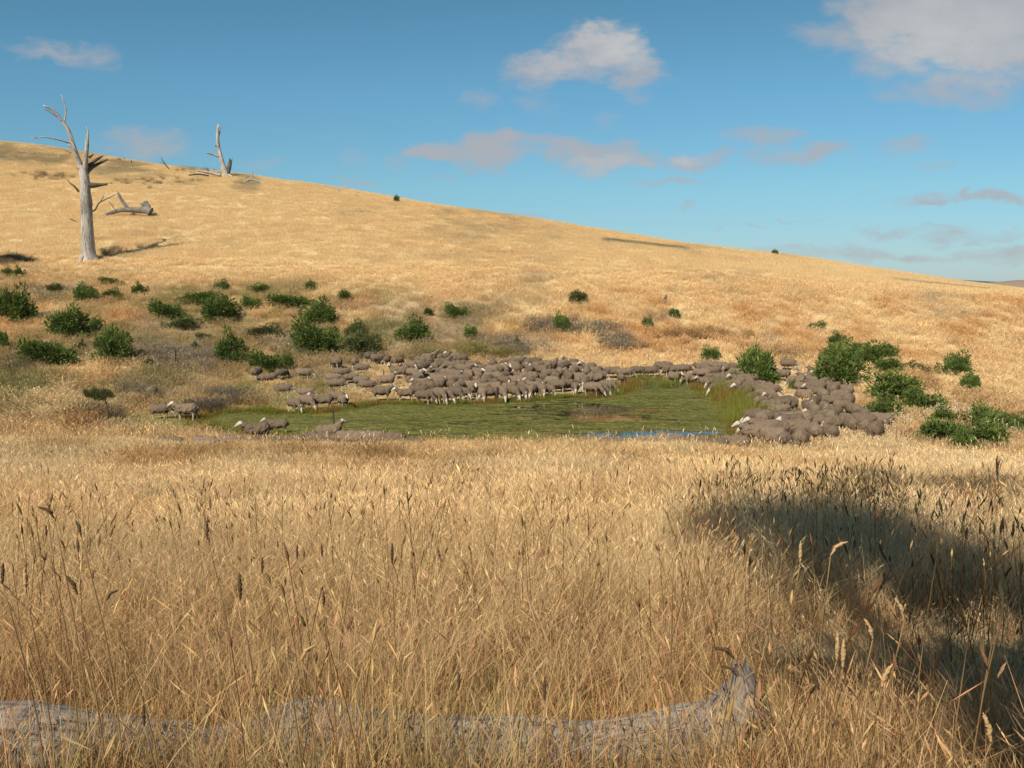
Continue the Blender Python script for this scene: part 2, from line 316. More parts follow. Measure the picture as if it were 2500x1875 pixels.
def mat_plain(name, col, rough=.8, noise=0, nscale=20, bump=0, obvar=0):
    m, ns, ls = newmat(name)
    o = nn(ns, 'ShaderNodeOutputMaterial'); p = nn(ns, 'ShaderNodeBsdfPrincipled'); ls.new(p.outputs[0], o.inputs[0]); p.inputs['Roughness'].default_value = rough
    p.inputs['Specular IOR Level'].default_value = .15
    tcx = nn(ns, 'ShaderNodeTexCoord'); nz = nn(ns, 'ShaderNodeTexNoise'); nz.inputs['Scale'].default_value = nscale; nz.inputs['Detail'].default_value = 6; ls.new(tcx.outputs['Object'], nz.inputs['Vector'])
    hs = nn(ns, 'ShaderNodeHueSaturation'); hs.inputs['Color'].default_value = (*col, 1)
    a = nn(ns, 'ShaderNodeMath', operation='MULTIPLY_ADD'); ls.new(nz.outputs['Fac'], a.inputs[0]); a.inputs[1].default_value = noise * 2; a.inputs[2].default_value = 1 - noise
    val = a.outputs[0]
    if obvar:
        oi = nn(ns, 'ShaderNodeObjectInfo'); b = nn(ns, 'ShaderNodeMath', operation='MULTIPLY_ADD'); ls.new(oi.outputs['Random'], b.inputs[0]); b.inputs[1].default_value = obvar * 2; b.inputs[2].default_value = 1 - obvar
        c = nn(ns, 'ShaderNodeMath', operation='MULTIPLY'); ls.new(val, c.inputs[0]); ls.new(b.outputs[0], c.inputs[1]); val = c.outputs[0]
    ls.new(val, hs.inputs['Value']); ls.new(hs.outputs[0], p.inputs['Base Color'])
    if bump:
        bp = nn(ns, 'ShaderNodeBump'); bp.inputs['Strength'].default_value = 1; bp.inputs['Distance'].default_value = bump; ls.new(nz.outputs['Fac'], bp.inputs['Height']); ls.new(bp.outputs[0], p.inputs['Normal'])
    return m
def mat_water():
    m, ns, ls = newmat('pond_water_with_weed')
    o = nn(ns, 'ShaderNodeOutputMaterial'); w = nn(ns, 'ShaderNodeBsdfPrincipled'); al_ = nn(ns, 'ShaderNodeBsdfPrincipled'); mix = nn(ns, 'ShaderNodeMixShader')
    ls.new(w.outputs[0], mix.inputs[1]); ls.new(al_.outputs[0], mix.inputs[2]); ls.new(mix.outputs[0], o.inputs[0])
    w.inputs['Base Color'].default_value = (.020, .022, .008, 1); w.inputs['Roughness'].default_value = .015; w.inputs['IOR'].default_value = 1.33
    al_.inputs['Roughness'].default_value = .45; al_.inputs['Specular IOR Level'].default_value = .35
    at = nn(ns, 'ShaderNodeAttribute'); at.attribute_name = 'weed'; sp = nn(ns, 'ShaderNodeSeparateColor'); ls.new(at.outputs['Color'], sp.inputs[0])
    geo = nn(ns, 'ShaderNodeNewGeometry'); mp = nn(ns, 'ShaderNodeMapping'); mp.inputs['Scale'].default_value = (.45, 1.5, 1); ls.new(geo.outputs['Position'], mp.inputs[0])
    n1 = nn(ns, 'ShaderNodeTexNoise'); n1.inputs['Scale'].default_value = 1.7; n1.inputs['Detail'].default_value = 10; n1.inputs['Roughness'].default_value = .72; n1.inputs['Distortion'].default_value = .6; ls.new(mp.outputs[0], n1.inputs['Vector'])
    n2 = nn(ns, 'ShaderNodeTexNoise'); n2.inputs['Scale'].default_value = .5; n2.inputs['Detail'].default_value = 7; ls.new(mp.outputs[0], n2.inputs['Vector'])
    s = nn(ns, 'ShaderNodeMath', operation='ADD'); ls.new(sp.outputs[0], s.inputs[0]); ls.new(n1.outputs['Fac'], s.inputs[1])
    mr = nn(ns, 'ShaderNodeMapRange', interpolation_type='SMOOTHSTEP'); ls.new(s.outputs[0], mr.inputs[0]); mr.inputs[1].default_value = .86; mr.inputs[2].default_value = 1.10; mr.inputs[4].default_value = .95
    ls.new(mr.outputs[0], mix.inputs[0])
    cr = nn(ns, 'ShaderNodeValToRGB'); e = cr.color_ramp.elements; e[0].position = .30; e[0].color = (.042, .036, .020, 1); e[1].position = .74; e[1].color = (.27, .26, .05, 1); x = e.new(.5); x.color = (.100, .086, .036, 1)
    ad = nn(ns, 'ShaderNodeMath', operation='MULTIPLY_ADD'); ls.new(n2.outputs['Fac'], ad.inputs[0]); ad.inputs[1].default_value = .5
    md = nn(ns, 'ShaderNodeMath', operation='MULTIPLY_ADD'); ls.new(n1.outputs['Fac'], md.inputs[0]); md.inputs[1].default_value = .55; ls.new(sp.outputs[1], md.inputs[2]); ls.new(md.outputs[0], ad.inputs[2])
    ls.new(ad.outputs[0], cr.inputs[0]); ls.new(cr.outputs[0], al_.inputs['Base Color'])
    bp = nn(ns, 'ShaderNodeBump'); bp.inputs['Strength'].default_value = .6; bp.inputs['Distance'].default_value = .05; ls.new(n1.outputs['Fac'], bp.inputs['Height']); ls.new(bp.outputs[0], al_.inputs['Normal'])
    wv = nn(ns, 'ShaderNodeTexNoise'); wv.inputs['Scale'].default_value = 1.6; ls.new(mp.outputs[0], wv.inputs['Vector'])
    bw = nn(ns, 'ShaderNodeBump'); bw.inputs['Strength'].default_value = .10; bw.inputs['Distance'].default_value = .01; ls.new(wv.outputs['Fac'], bw.inputs['Height']); ls.new(bw.outputs[0], w.inputs['Normal'])
    return m
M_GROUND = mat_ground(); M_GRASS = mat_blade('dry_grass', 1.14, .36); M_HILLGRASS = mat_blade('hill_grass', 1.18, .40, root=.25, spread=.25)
M_DEAD = mat_wood('weathered_grey_wood', (.58, .545, .49), (.38, .355, .32), (.09, .08, .07), .28, .2)
M_DEADDARK = mat_wood('dark_grey_wood', (.15, .125, .105), (.09, .075, .06), (.02, .018, .015), .3, .2)  # darker wood; on the dead tree's right-hand stubs it paints their shade
M_DEADMID = mat_wood('grey_fallen_wood', (.30, .27, .24), (.18, .16, .14), (.04, .035, .03), .28, .2)
M_LOG = mat_wood('silver_log_wood', (.36, .335, .315), (.25, .23, .215), (.05, .043, .038), 1.3, .22)
M_WOOL = mat_plain('dusty_wool', (.155, .114, .080), 1.0, .28, 14, .03, .22)
M_SKIN = mat_plain('pale_face_and_leg_hair', (.46, .40, .33), .8, .15, 12, 0, .15)
M_GORSE = mat_blade('gorse_green', 1.0, .22, (.140, .190, .052), False, .65)
M_OLIVE = mat_blade('dull_olive_green', 1.0, .22, (.135, .150, .060), False, .6)
M_STEM = mat_plain('brown_stem', (.09, .06, .04), .9, .2, 8)
M_POST = mat_plain('rusty_steel_post', (.055, .038, .030), .7, .25, 9)
M_ROCK = mat_plain('lichen_dark_rock', (.16, .14, .12), .9, .35, 3, .05)

# ------------------------------------------------------------------ ground mesh
nv = GX.size
faces = []
nr = len(rad)
idx = np.arange(nv).reshape(nr, nth)
a = idx[:-1, :]; b = idx[1:, :]; a2 = np.roll(a, -1, 1); b2 = np.roll(b, -1, 1)
Fq = np.stack([a, a2, b2, b], -1).reshape(-1, 4)
centre = nv
verts = np.concatenate([np.stack([GX.ravel(), GYY.ravel(), GZ.ravel()], 1), [[0, 0, tz(0, 0.01)]]])
tri = [(centre, int(idx[0, (k + 1) % nth]), int(idx[0, k])) for k in range(nth)]
gm_ = bpy.data.meshes.new('ground'); gm_.from_pydata(verts.tolist(), [], Fq.tolist() + tri); gm_.update(); gm_.shade_smooth()
bm = bmesh.new(); bm.from_mesh(gm_); bmesh.ops.recalc_face_normals(bm, faces=bm.faces[:])
bm.faces.ensure_lookup_table()
if bm.faces[5000].normal.z < 0: bmesh.ops.reverse_faces(bm, faces=bm.faces[:])
bm.to_mesh(gm_); bm.free()
vx, vy = verts[:, 0], verts[:, 1]
sdv = np.full(len(vx), 50.); mk = (vy > 38) & (vy < 90) & (abs(vx) < 40); sdv[mk] = pond_sd(vx[mk], vy[mk])
gc = grass_colour(vx, vy, sdv) * (.55 + .20 * sstep(60, 110, vy))[:, None]
shore = (1 - sstep(.2, 1.8, sdv)); gc = lerp(gc, np.array([.085, .065, .04]), shore * .8)
gc = lerp(gc, np.array([.20, .165, .11]), sstep(400, 900, np.hypot(vx, vy)) * .9)
ca = gm_.color_attributes.new('tint', 'FLOAT_COLOR', 'POINT'); ca.data.foreach_set('color', np.concatenate([gc, np.ones((len(gc), 1))], 1).astype(np.float32).ravel())
g_o = link('ground', gm_, None, M_GROUND); tag(g_o, 'dry grassy ground sloping to the pond and rising as a hill', kind='structure')

# ---- pond water
xs = np.arange(-22, 17, .5); ys = np.arange(44.5, 75, .5); PX, PY = np.meshgrid(xs, ys, indexing='ij'); sdp = pond_sd(PX, PY)
vid = -np.ones(PX.shape, int); vl = []; fl = []
keep = sdp < .9
for i in range(len(xs)):
    for j in range(len(ys)):
        if keep[i, j]: vid[i, j] = len(vl); vl.append((PX[i, j], PY[i, j], WATER))
for i in range(len(xs) - 1):
    for j in range(len(ys) - 1):
        q = (vid[i, j], vid[i + 1, j], vid[i + 1, j + 1], vid[i, j + 1])
        if min(q) >= 0: fl.append(tuple(int(t) for t in q))
wm = pymesh('pond_water', vl, fl, True)
va = np.array(vl); wp = CX + F * va[:, 0] / va[:, 1]; sdw = pond_sd(va[:, 0], va[:, 1])
yy = 690 + 7.3 * F / va[:, 1]
cov = .40 + .25 * sstep(-2.0, 0, sdw) + .15 * sstep(1300, 800, wp)
clear = np.exp(-((wp - 1460) / 200) ** 4 - ((yy - 1011) / 33) ** 4); cov = cov - 1.0 * clear
clear2 = np.exp(-((wp - 1580) / 200) ** 4 - ((yy - 1062) / 17) ** 4); cov = cov - 0.8 * clear2
clear3 = np.exp(-((wp - 1175) / 60) ** 2 - ((yy - 1020) / 20) ** 2); cov = cov - .25 * clear3
gre = -.16 + .14 * sstep(1350, 700, wp) + .30 * sstep(-2.6, -.4, sdw)
wa = wm.color_attributes.new('weed', 'FLOAT_COLOR', 'POINT'); wa.data.foreach_set('color', np.stack([cov, gre, 0 * cov, 0 * cov + 1], 1).astype(np.float32).ravel())
w_o = link('pond_water', wm, None, mat_water()); tag(w_o, 'still green weedy pond water', kind='structure')

# ---- distant hills
def far_hill(name, pts, depth, mat, label):
    vs, fs = [], []; n = len(pts); prof = [(-1, 0), (-.7, .35), (-.4, .72), (-.15, .95), (0, 1), (.3, .9), (1, 0)]
    for (x, y, z) in pts:
        for (t, h) in prof: vs.append((x + random.uniform(-4, 4), y + t * depth, -36 + (z + 36) * h))
    k = len(prof)
    for i in range(n - 1):
        for j in range(k - 1): fs.append((i * k + j, (i + 1) * k + j, (i + 1) * k + j + 1, i * k + j + 1))
    o = link(name, pymesh(name, vs, fs, True), None, mat); return tag(o, label, kind='structure')
def hp(px, py, Y): d = ray(px, py); return (d.x / d.y * Y, Y, d.z / d.y * Y)
M_FAR = mat_plain('hazy_wooded_hill', (.10, .13, .15), 1, .2, .004); M_FAR2 = mat_plain('grazed_far_hill', (.27, .20, .15), 1, .25, .01)  # blue in the wooded ridge colour stands in for distance haze
far_hill('distant_hill', [hp(x, y, 6500) for x, y in [(1700, 700), (2000, 690), (2270, 681.5), (2330, 682.5), (2400, 686.5), (2480, 690), (2700, 688), (3100, 684), (3600, 690)]], 900, M_FAR, 'low bluish far ridge on the horizon')
far_hill('distant_hill', [hp(x, y, 1500) for x, y in [(2380, 705), (2405, 697), (2425, 690), (2450, 687), (2480, 684), (2520, 682.5), (2600, 681), (2800, 684), (3200, 695)]], 260, M_FAR2, 'brown grazed rise just past the hill shoulder')

# ------------------------------------------------------------------ blades and tufts
def tuft_mesh(name, n, rad_, h0, h1, w, lean=.18, curl=.25, seg=3, head=0.0, hw=2.2, seed=0, hl=.18, comb=(0.0, 0.0)):
    """n separate blades/culms rooted inside a disc; head = share of culms that carry a plume"""
    g = np.random.default_rng(seed); V, Fc, C = [], [], []
    for k in range(n):
        r0 = rad_ * math.sqrt(g.random()); a0 = g.random() * 6.283; bx, by = r0 * math.cos(a0), r0 * math.sin(a0)
        h = h0 + (h1 - h0) * g.random(); la = g.random() * 6.283; lm = lean * abs(g.normal()); cm = curl * g.random(); fa = g.random() * 3.1416
        wx, wy = math.cos(fa), math.sin(fa); val = .5 + .5 * (g.random() - .5) * 1.6; hue = g.random(); isn = g.random() < head
        lx, ly = math.cos(la), math.sin(la); ww = w * (.6 + .8 * g.random()); base = len(V)
        ts = [i / seg for i in range(seg + 1)]
        def pt(t):
            off = (lm * t + cm * t * t * t) * h
            return bx + lx * off + comb[0] * t * h, by + ly * off + comb[1] * t * h, h * t * (1 - .25 * cm * t)
        for i, t in enumerate(ts):
            x, y, z = pt(t); hwid = ww * .5 * (1 - .75 * t)
            V += [(x - wx * hwid, y - wy * hwid, z), (x + wx * hwid, y + wy * hwid, z)]
            cc_ = (min(1, max(0, val * (.78 + .3 * t))), hue, t, 1); C += [cc_, cc_]
        for i in range(seg): q = base + 2 * i; Fc.append((q, q + 1, q + 3, q + 2))
        if isn:
            b2_ = len(V); x0, y0, z0 = pt(1 - hl); x1, y1, z1 = pt(1.0); xm, ym, zm = (x0 + x1) / 2, (y0 + y1) / 2, (z0 + z1) / 2; q = ww * hw
            for (dx, dy_) in ((wx, wy), (-wy, wx)):
                b2_ = len(V)
                V += [(x0, y0, z0), (xm - dx * q, ym - dy_ * q, zm), (x1, y1, z1), (xm + dx * q, ym + dy_ * q, zm)]
                cc_ = (min(1, val * 1.1 + .08), hue, 1, 1); C += [cc_] * 4; Fc.append((b2_, b2_ + 1, b2_ + 2, b2_ + 3))
    me = pymesh(name, V, Fc); at = me.color_attributes.new('bl', 'FLOAT_COLOR', 'POINT'); at.data.foreach_set('color', np.array(C, np.float32).ravel())
    return me
def make_tufts(cname, meshes, mat):
    c = bpy.data.collections.new(cname)
    for i, me in enumerate(meshes):
        me.materials.append(mat); o = bpy.data.objects.new('%s_%02d' % (cname, i), me); c.objects.link(o)
    return c
def normals(X, Y, e=.35):
    dzx = (terrain(X + e, Y) - terrain(X - e, Y)) / (2 * e); dzy = (terrain(X, Y + e) - terrain(X, Y - e)) / (2 * e)
    n = np.stack([-dzx, -dzy, np.ones_like(X)], 1); return n / np.linalg.norm(n, axis=1)[:, None]
def scatter(name, X, Y, sc, tints, coll, nvar, label, align=1.0, zoff=0.0, comb=False):
    n = len(X); Z = terrain(X, Y) + zoff; nm = normals(X, Y); nm[:, :2] *= align; nm /= np.linalg.norm(nm, axis=1)[:, None]
    ph = rng.random(n) * 6.283 if not comb else rng.normal(0, .5, n)
    # rotation = tilt onto the slope * spin; to XYZ euler
    cz, sz = np.cos(ph), np.sin(ph)
    zx, zy, zz = nm[:, 0], nm[:, 1], nm[:, 2]
    xa = np.stack([zz, 0 * zz, -zx], 1); xa /= np.linalg.norm(xa, axis=1)[:, None]; ya = np.cross(nm, xa)
    c0 = xa * cz[:, None] + ya * sz[:, None]; c1 = -xa * sz[:, None] + ya * cz[:, None]; c2 = nm
    ey = np.arcsin(np.clip(-c0[:, 2], -1, 1)); ex = np.arctan2(c1[:, 2], c2[:, 2]); ez = np.arctan2(c0[:, 1], c0[:, 0])
    me = bpy.data.meshes.new(name); me.vertices.add(n); me.vertices.foreach_set('co', np.stack([X, Y, Z], 1).astype(np.float32).ravel())
    a = me.attributes.new('rot', 'FLOAT_VECTOR', 'POINT'); a.data.foreach_set('vector', np.stack([ex, ey, ez], 1).astype(np.float32).ravel())
    a = me.attributes.new('scl', 'FLOAT_VECTOR', 'POINT'); a.data.foreach_set('vector', np.asarray(sc, np.float32).ravel())
    a = me.attributes.new('vi', 'INT', 'POINT'); a.data.foreach_set('value', rng.integers(0, nvar, n).astype(np.int32))
    a = me.attributes.new('tint', 'FLOAT_COLOR', 'POINT'); a.data.foreach_set('color', np.concatenate([tints, np.ones((n, 1))], 1).astype(np.float32).ravel())
    o = link(name, me); tag(o, label, kind='stuff')
    t = bpy.data.node_groups.new(name + '_nodes', 'GeometryNodeTree')
    t.interface.new_socket('Geometry', in_out='INPUT', socket_type='NodeSocketGeometry'); t.interface.new_socket('Geometry', in_out='OUTPUT', socket_type='NodeSocketGeometry')
    gi = t.nodes.new('NodeGroupInput'); go = t.nodes.new('NodeGroupOutput'); ip = t.nodes.new('GeometryNodeInstanceOnPoints')
    ci = t.nodes.new('GeometryNodeCollectionInfo'); ci.inputs['Collection'].default_value = coll; ci.inputs['Separate Children'].default_value = True; ci.inputs['Reset Children'].default_value = True
    def na(nm_, ty): q = t.nodes.new('GeometryNodeInputNamedAttribute'); q.data_type = ty; q.inputs['Name'].default_value = nm_; return q.outputs['Attribute']
    e2 = t.nodes.new('FunctionNodeEulerToRotation'); t.links.new(na('rot', 'FLOAT_VECTOR'), e2.inputs[0])
    t.links.new(gi.outputs[0], ip.inputs['Points']); t.links.new(ci.outputs[0], ip.inputs['Instance']); ip.inputs['Pick Instance'].default_value = True
    t.links.new(na('vi', 'INT'), ip.inputs['Instance Index']); t.links.new(e2.outputs[0], ip.inputs['Rotation']); t.links.new(na('scl', 'FLOAT_VECTOR'), ip.inputs['Scale'])
    t.links.new(ip.outputs[0], go.inputs[0])
    md = o.modifiers.new('scatter', 'NODES'); md.node_group = t
    return o
def frustum_pts(y0, y1, dens, margin=1.6, half=.60):
    ym = (y0 + y1) / 2; w0 = half * y1 + margin
    n = int(dens * 2 * w0 * (y1 - y0)); X = rng.uniform(-w0, w0, n); Y = rng.uniform(y0, y1, n)
    k = np.abs(X) < half * Y + margin; return X[k], Y[k]
def sdist(X, Y):
    s = np.full(X.shape, 50.); m = (Y > 38) & (Y < 90) & (np.abs(X) < 40)
    if m.any(): s[m] = pond_sd(X[m], Y[m])
    return s

# fallen log in front: keep the rooted grass off it
LOGPX = [(-130, 1800, .19), (60, 1805, .20), (230, 1815, .195), (420, 1842, .175), (520, 1850, .165), (640, 1812, .17), (760, 1790, .175), (900, 1800, .16), (1050, 1812, .15), (1250, 1820, .155), (1420, 1825, .165), (1560, 1820, .165), (1680, 1795, .16), (1770, 1760, .15), (1830, 1700, .12)]
LOG = []
for i, (px, py, r) in enumerate(LOGPX):
    yl = 4.55 - .05 * math.sin(i) - .012 * i; d = ray(px, py); LOG.append((Vector((d.x / d.y * yl, yl, d.z / d.y * yl - .015)), r * .84 * (1 + .12 * math.sin(i * 2.3))))
def on_log(X, Y):
    m = np.zeros(len(X), bool)
    for i in range(len(LOG) - 1):
        a_, b_ = LOG[i][0], LOG[i + 1][0]; e = np.array([b_.x - a_.x, b_.y - a_.y]); t = np.clip(((X - a_.x) * e[0] + (Y - a_.y) * e[1]) / (e @ e), 0, 1)
        m |= np.hypot(X - a_.x - t * e[0], Y - a_.y - t * e[1]) < LOG[i][1] + .02
    return m

# near grass, in reach of the eye
c0 = make_tufts('straw_tuft', [tuft_mesh('straw_tuft', 58, .26, .45, 1.0, .0040, .24, .55, 5, .3, 1.0, 100 + k, .07) for k in range(6)], M_GRASS)
X, Y = frustum_pts(4.75, 11, 20, 1.5); k = ~on_log(X, Y) & (rng.random(len(X)) < .35 + 1.0 * sstep(.3, .6, fbm(X * .9, Y * .9, 52))); X, Y = X[k], Y[k]
sc = np.stack([np.ones(len(X)), np.ones(len(X)), .50 + .25 * rng.random(len(X)) + .55 * (fbm(X / .9, Y / .9, 4) - .35)], 1)
P_ = CX + F * X / Y; sc[:, 2] *= 1 - .50 * sstep(1780, 1960, P_) * (Y < 7.2)
tn = lerp(grass_colour(X, Y, sdist(X, Y)), ORANGE * .95, .02 + .35 * fbm(X, Y, 8) + .3 * sstep(7, 5, Y))  # browner close behind the log, painting the shade between stems
scatter('dry_grass', X, Y, sc, tn, c0, 6, 'tall dry straw grass filling the near field')
# sparse stems between eye and log
c1 = make_tufts('thin_stalk', [tuft_mesh('thin_stalk', 22, .24, .25, .80, .0034, .20, .45, 5, .25, 1.2, 130 + k, .10) for k in range(5)], M_GRASS)
X, Y = frustum_pts(2.5, 4.75, 44, 1.0, .62); P_ = CX + F * X / Y
k = ~on_log(X, Y) & (rng.random(len(X)) < (.25 + .75 * sstep(.35, .6, fbm(X * 1.2, Y * 1.2, 66))) * np.where((P_ > 480) & (P_ < 1300), 1.0, .62) * np.where(Y < 3.4, .45, 1)); X, Y, P_ = X[k], Y[k], P_[k]
sc = np.stack([np.ones(len(X)), np.ones(len(X)), .75 + .7 * rng.random(len(X))], 1)
tn = lerp(grass_colour(X, Y, sdist(X, Y)), RUST * 1.6, .3 + .45 * rng.random(len(X)))
scatter('grass_stalks', X, Y, sc, tn, c1, 5, 'thin brown grass stalks in front of the log')
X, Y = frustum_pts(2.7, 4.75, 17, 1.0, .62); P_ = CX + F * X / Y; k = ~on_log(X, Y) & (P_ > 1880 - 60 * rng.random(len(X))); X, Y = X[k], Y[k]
scatter('dry_grass', X, Y, np.stack([np.ones(len(X)), np.ones(len(X)), (.36 + .34 * rng.random(len(X))) * (1 + .3 * sstep(3.4, 2.8, Y))], 1), lerp(grass_colour(X, Y, sdist(X, Y)), RUST * 1.5, .35 + .3 * rng.random(len(X))), c0, 6, 'dense brown straw to the right of the log')  # rust mix darkens this corner by colour, on top of the tree's shade
X, Y = frustum_pts(3.3, 4.5, 60, .6, .62); P_ = CX + F * X / Y; k = ~on_log(X, Y) & (rng.random(len(X)) < np.where((P_ > 440) & (P_ < 1330), .80, np.where(P_ > 1650, .8, .16))); X, Y = X[k], Y[k]
c2b = make_tufts('mixed_tuft', [tuft_mesh('mixed_tuft', 34, .16, .12, .50, .0045, .3, .6, 4, .12, 1.0, 180 + k) for k in range(5)], M_GRASS)
tn = lerp(np.broadcast_to(ORANGE * .95, (len(X), 3)), np.array([.22, .21, .07]), sstep(.42, .62, fbm(X * 1.5, Y * 1.5, 78)) * .7); tn = lerp(tn, BLOND, rng.random(len(X)) * .4)
scatter('low_grass', X, Y, .7 + .7 * rng.random((len(X), 3)), tn, c2b, 5, 'knee-low mixed grass growing up against the log')
# low green-yellow sward round the log
c2 = make_tufts('short_tuft', [tuft_mesh('short_tuft', 60, .2, .06, .24, .005, .5, .6, 3, 0, 2, 160 + k) for k in range(5)], M_GRASS)
X, Y = frustum_pts(2.0, 6.0, 22, 1.0, .62); k = ~on_log(X, Y); X, Y = X[k], Y[k]
tn = lerp(np.broadcast_to(ORANGE * 1.1, (len(X), 3)), np.array([.19, .20, .06]), sstep(.42, .62, fbm(X * 1.5, Y * 1.5, 77)) * .8)
scatter('low_grass', X, Y, .7 + .6 * rng.random((len(X), 3)), tn, c2, 5, 'short green and straw sward around the log')
# middle field
c3 = make_tufts('field_tuft', [tuft_mesh('field_tuft', 96, .42, .34, .84, .0044, .26, .5, 3, .35, 1.3, 200 + k, .16) for k in range(6)], M_GRASS)
X, Y = frustum_pts(11, 25, 8.5)
def field_sc(X, Y, a_=.45, b_=.75): n = fbm(X / 2.2, Y / 2.2, 14); return np.stack([np.ones(len(X)), np.ones(len(X)), a_ + b_ * n * rng.uniform(.7, 1.3, len(X))], 1)
scatter('dry_grass', X, Y, field_sc(X, Y), grass_colour(X, Y, sdist(X, Y)), c3, 6, 'blond seeding grass across the middle of the field')
c4 = make_tufts('far_field_tuft', [tuft_mesh('far_field_tuft', 100, .6, .34, .85, .0075, .24, .4, 3, .3, 1.2, 230 + k, .2) for k in range(6)], M_GRASS)
X, Y = frustum_pts(25, 43.5, 5.0)
scatter('dry_grass', X, Y, field_sc(X, Y, .5, .5), grass_colour(X, Y, sdist(X, Y)), c4, 6, 'tawny grass at the brow above the pond')
c4b = make_tufts('tall_pale_stalk', [tuft_mesh('tall_pale_stalk', 5, .5, .75, 1.15, .007, .24, .25, 4, .9, 1.5, 250 + k, .14) for k in range(5)], M_GRASS)
X, Y = frustum_pts(28, 38, .6)
scatter('tall_pale_stalks', X, Y, np.stack([np.ones(len(X)), np.ones(len(X)), .75 + .4 * rng.random(len(X))], 1), np.tile(STRAW * 1.02, (len(X), 1)), c4b, 5, 'tall pale grass stalks standing above the brow before the pond')
X, Y = frustum_pts(12, 28, .3)
scatter('tall_pale_stalks', X, Y, np.stack([np.ones(len(X)), np.ones(len(X)), .6 + .4 * rng.random(len(X))], 1), np.tile(STRAW * 1.02, (len(X), 1)), c4b, 5, 'scattered tall pale stalks in the open field')
# around the pond and foot of the hill
c5 = make_tufts('bank_tuft', [tuft_mesh('bank_tuft', 46, .55, .30, .75, .022, .35, .5, 2, .25, 1.1, 260 + k, .25) for k in range(6)], M_HILLGRASS)
X, Y = frustum_pts(43.5, 110, 2.6, 3)
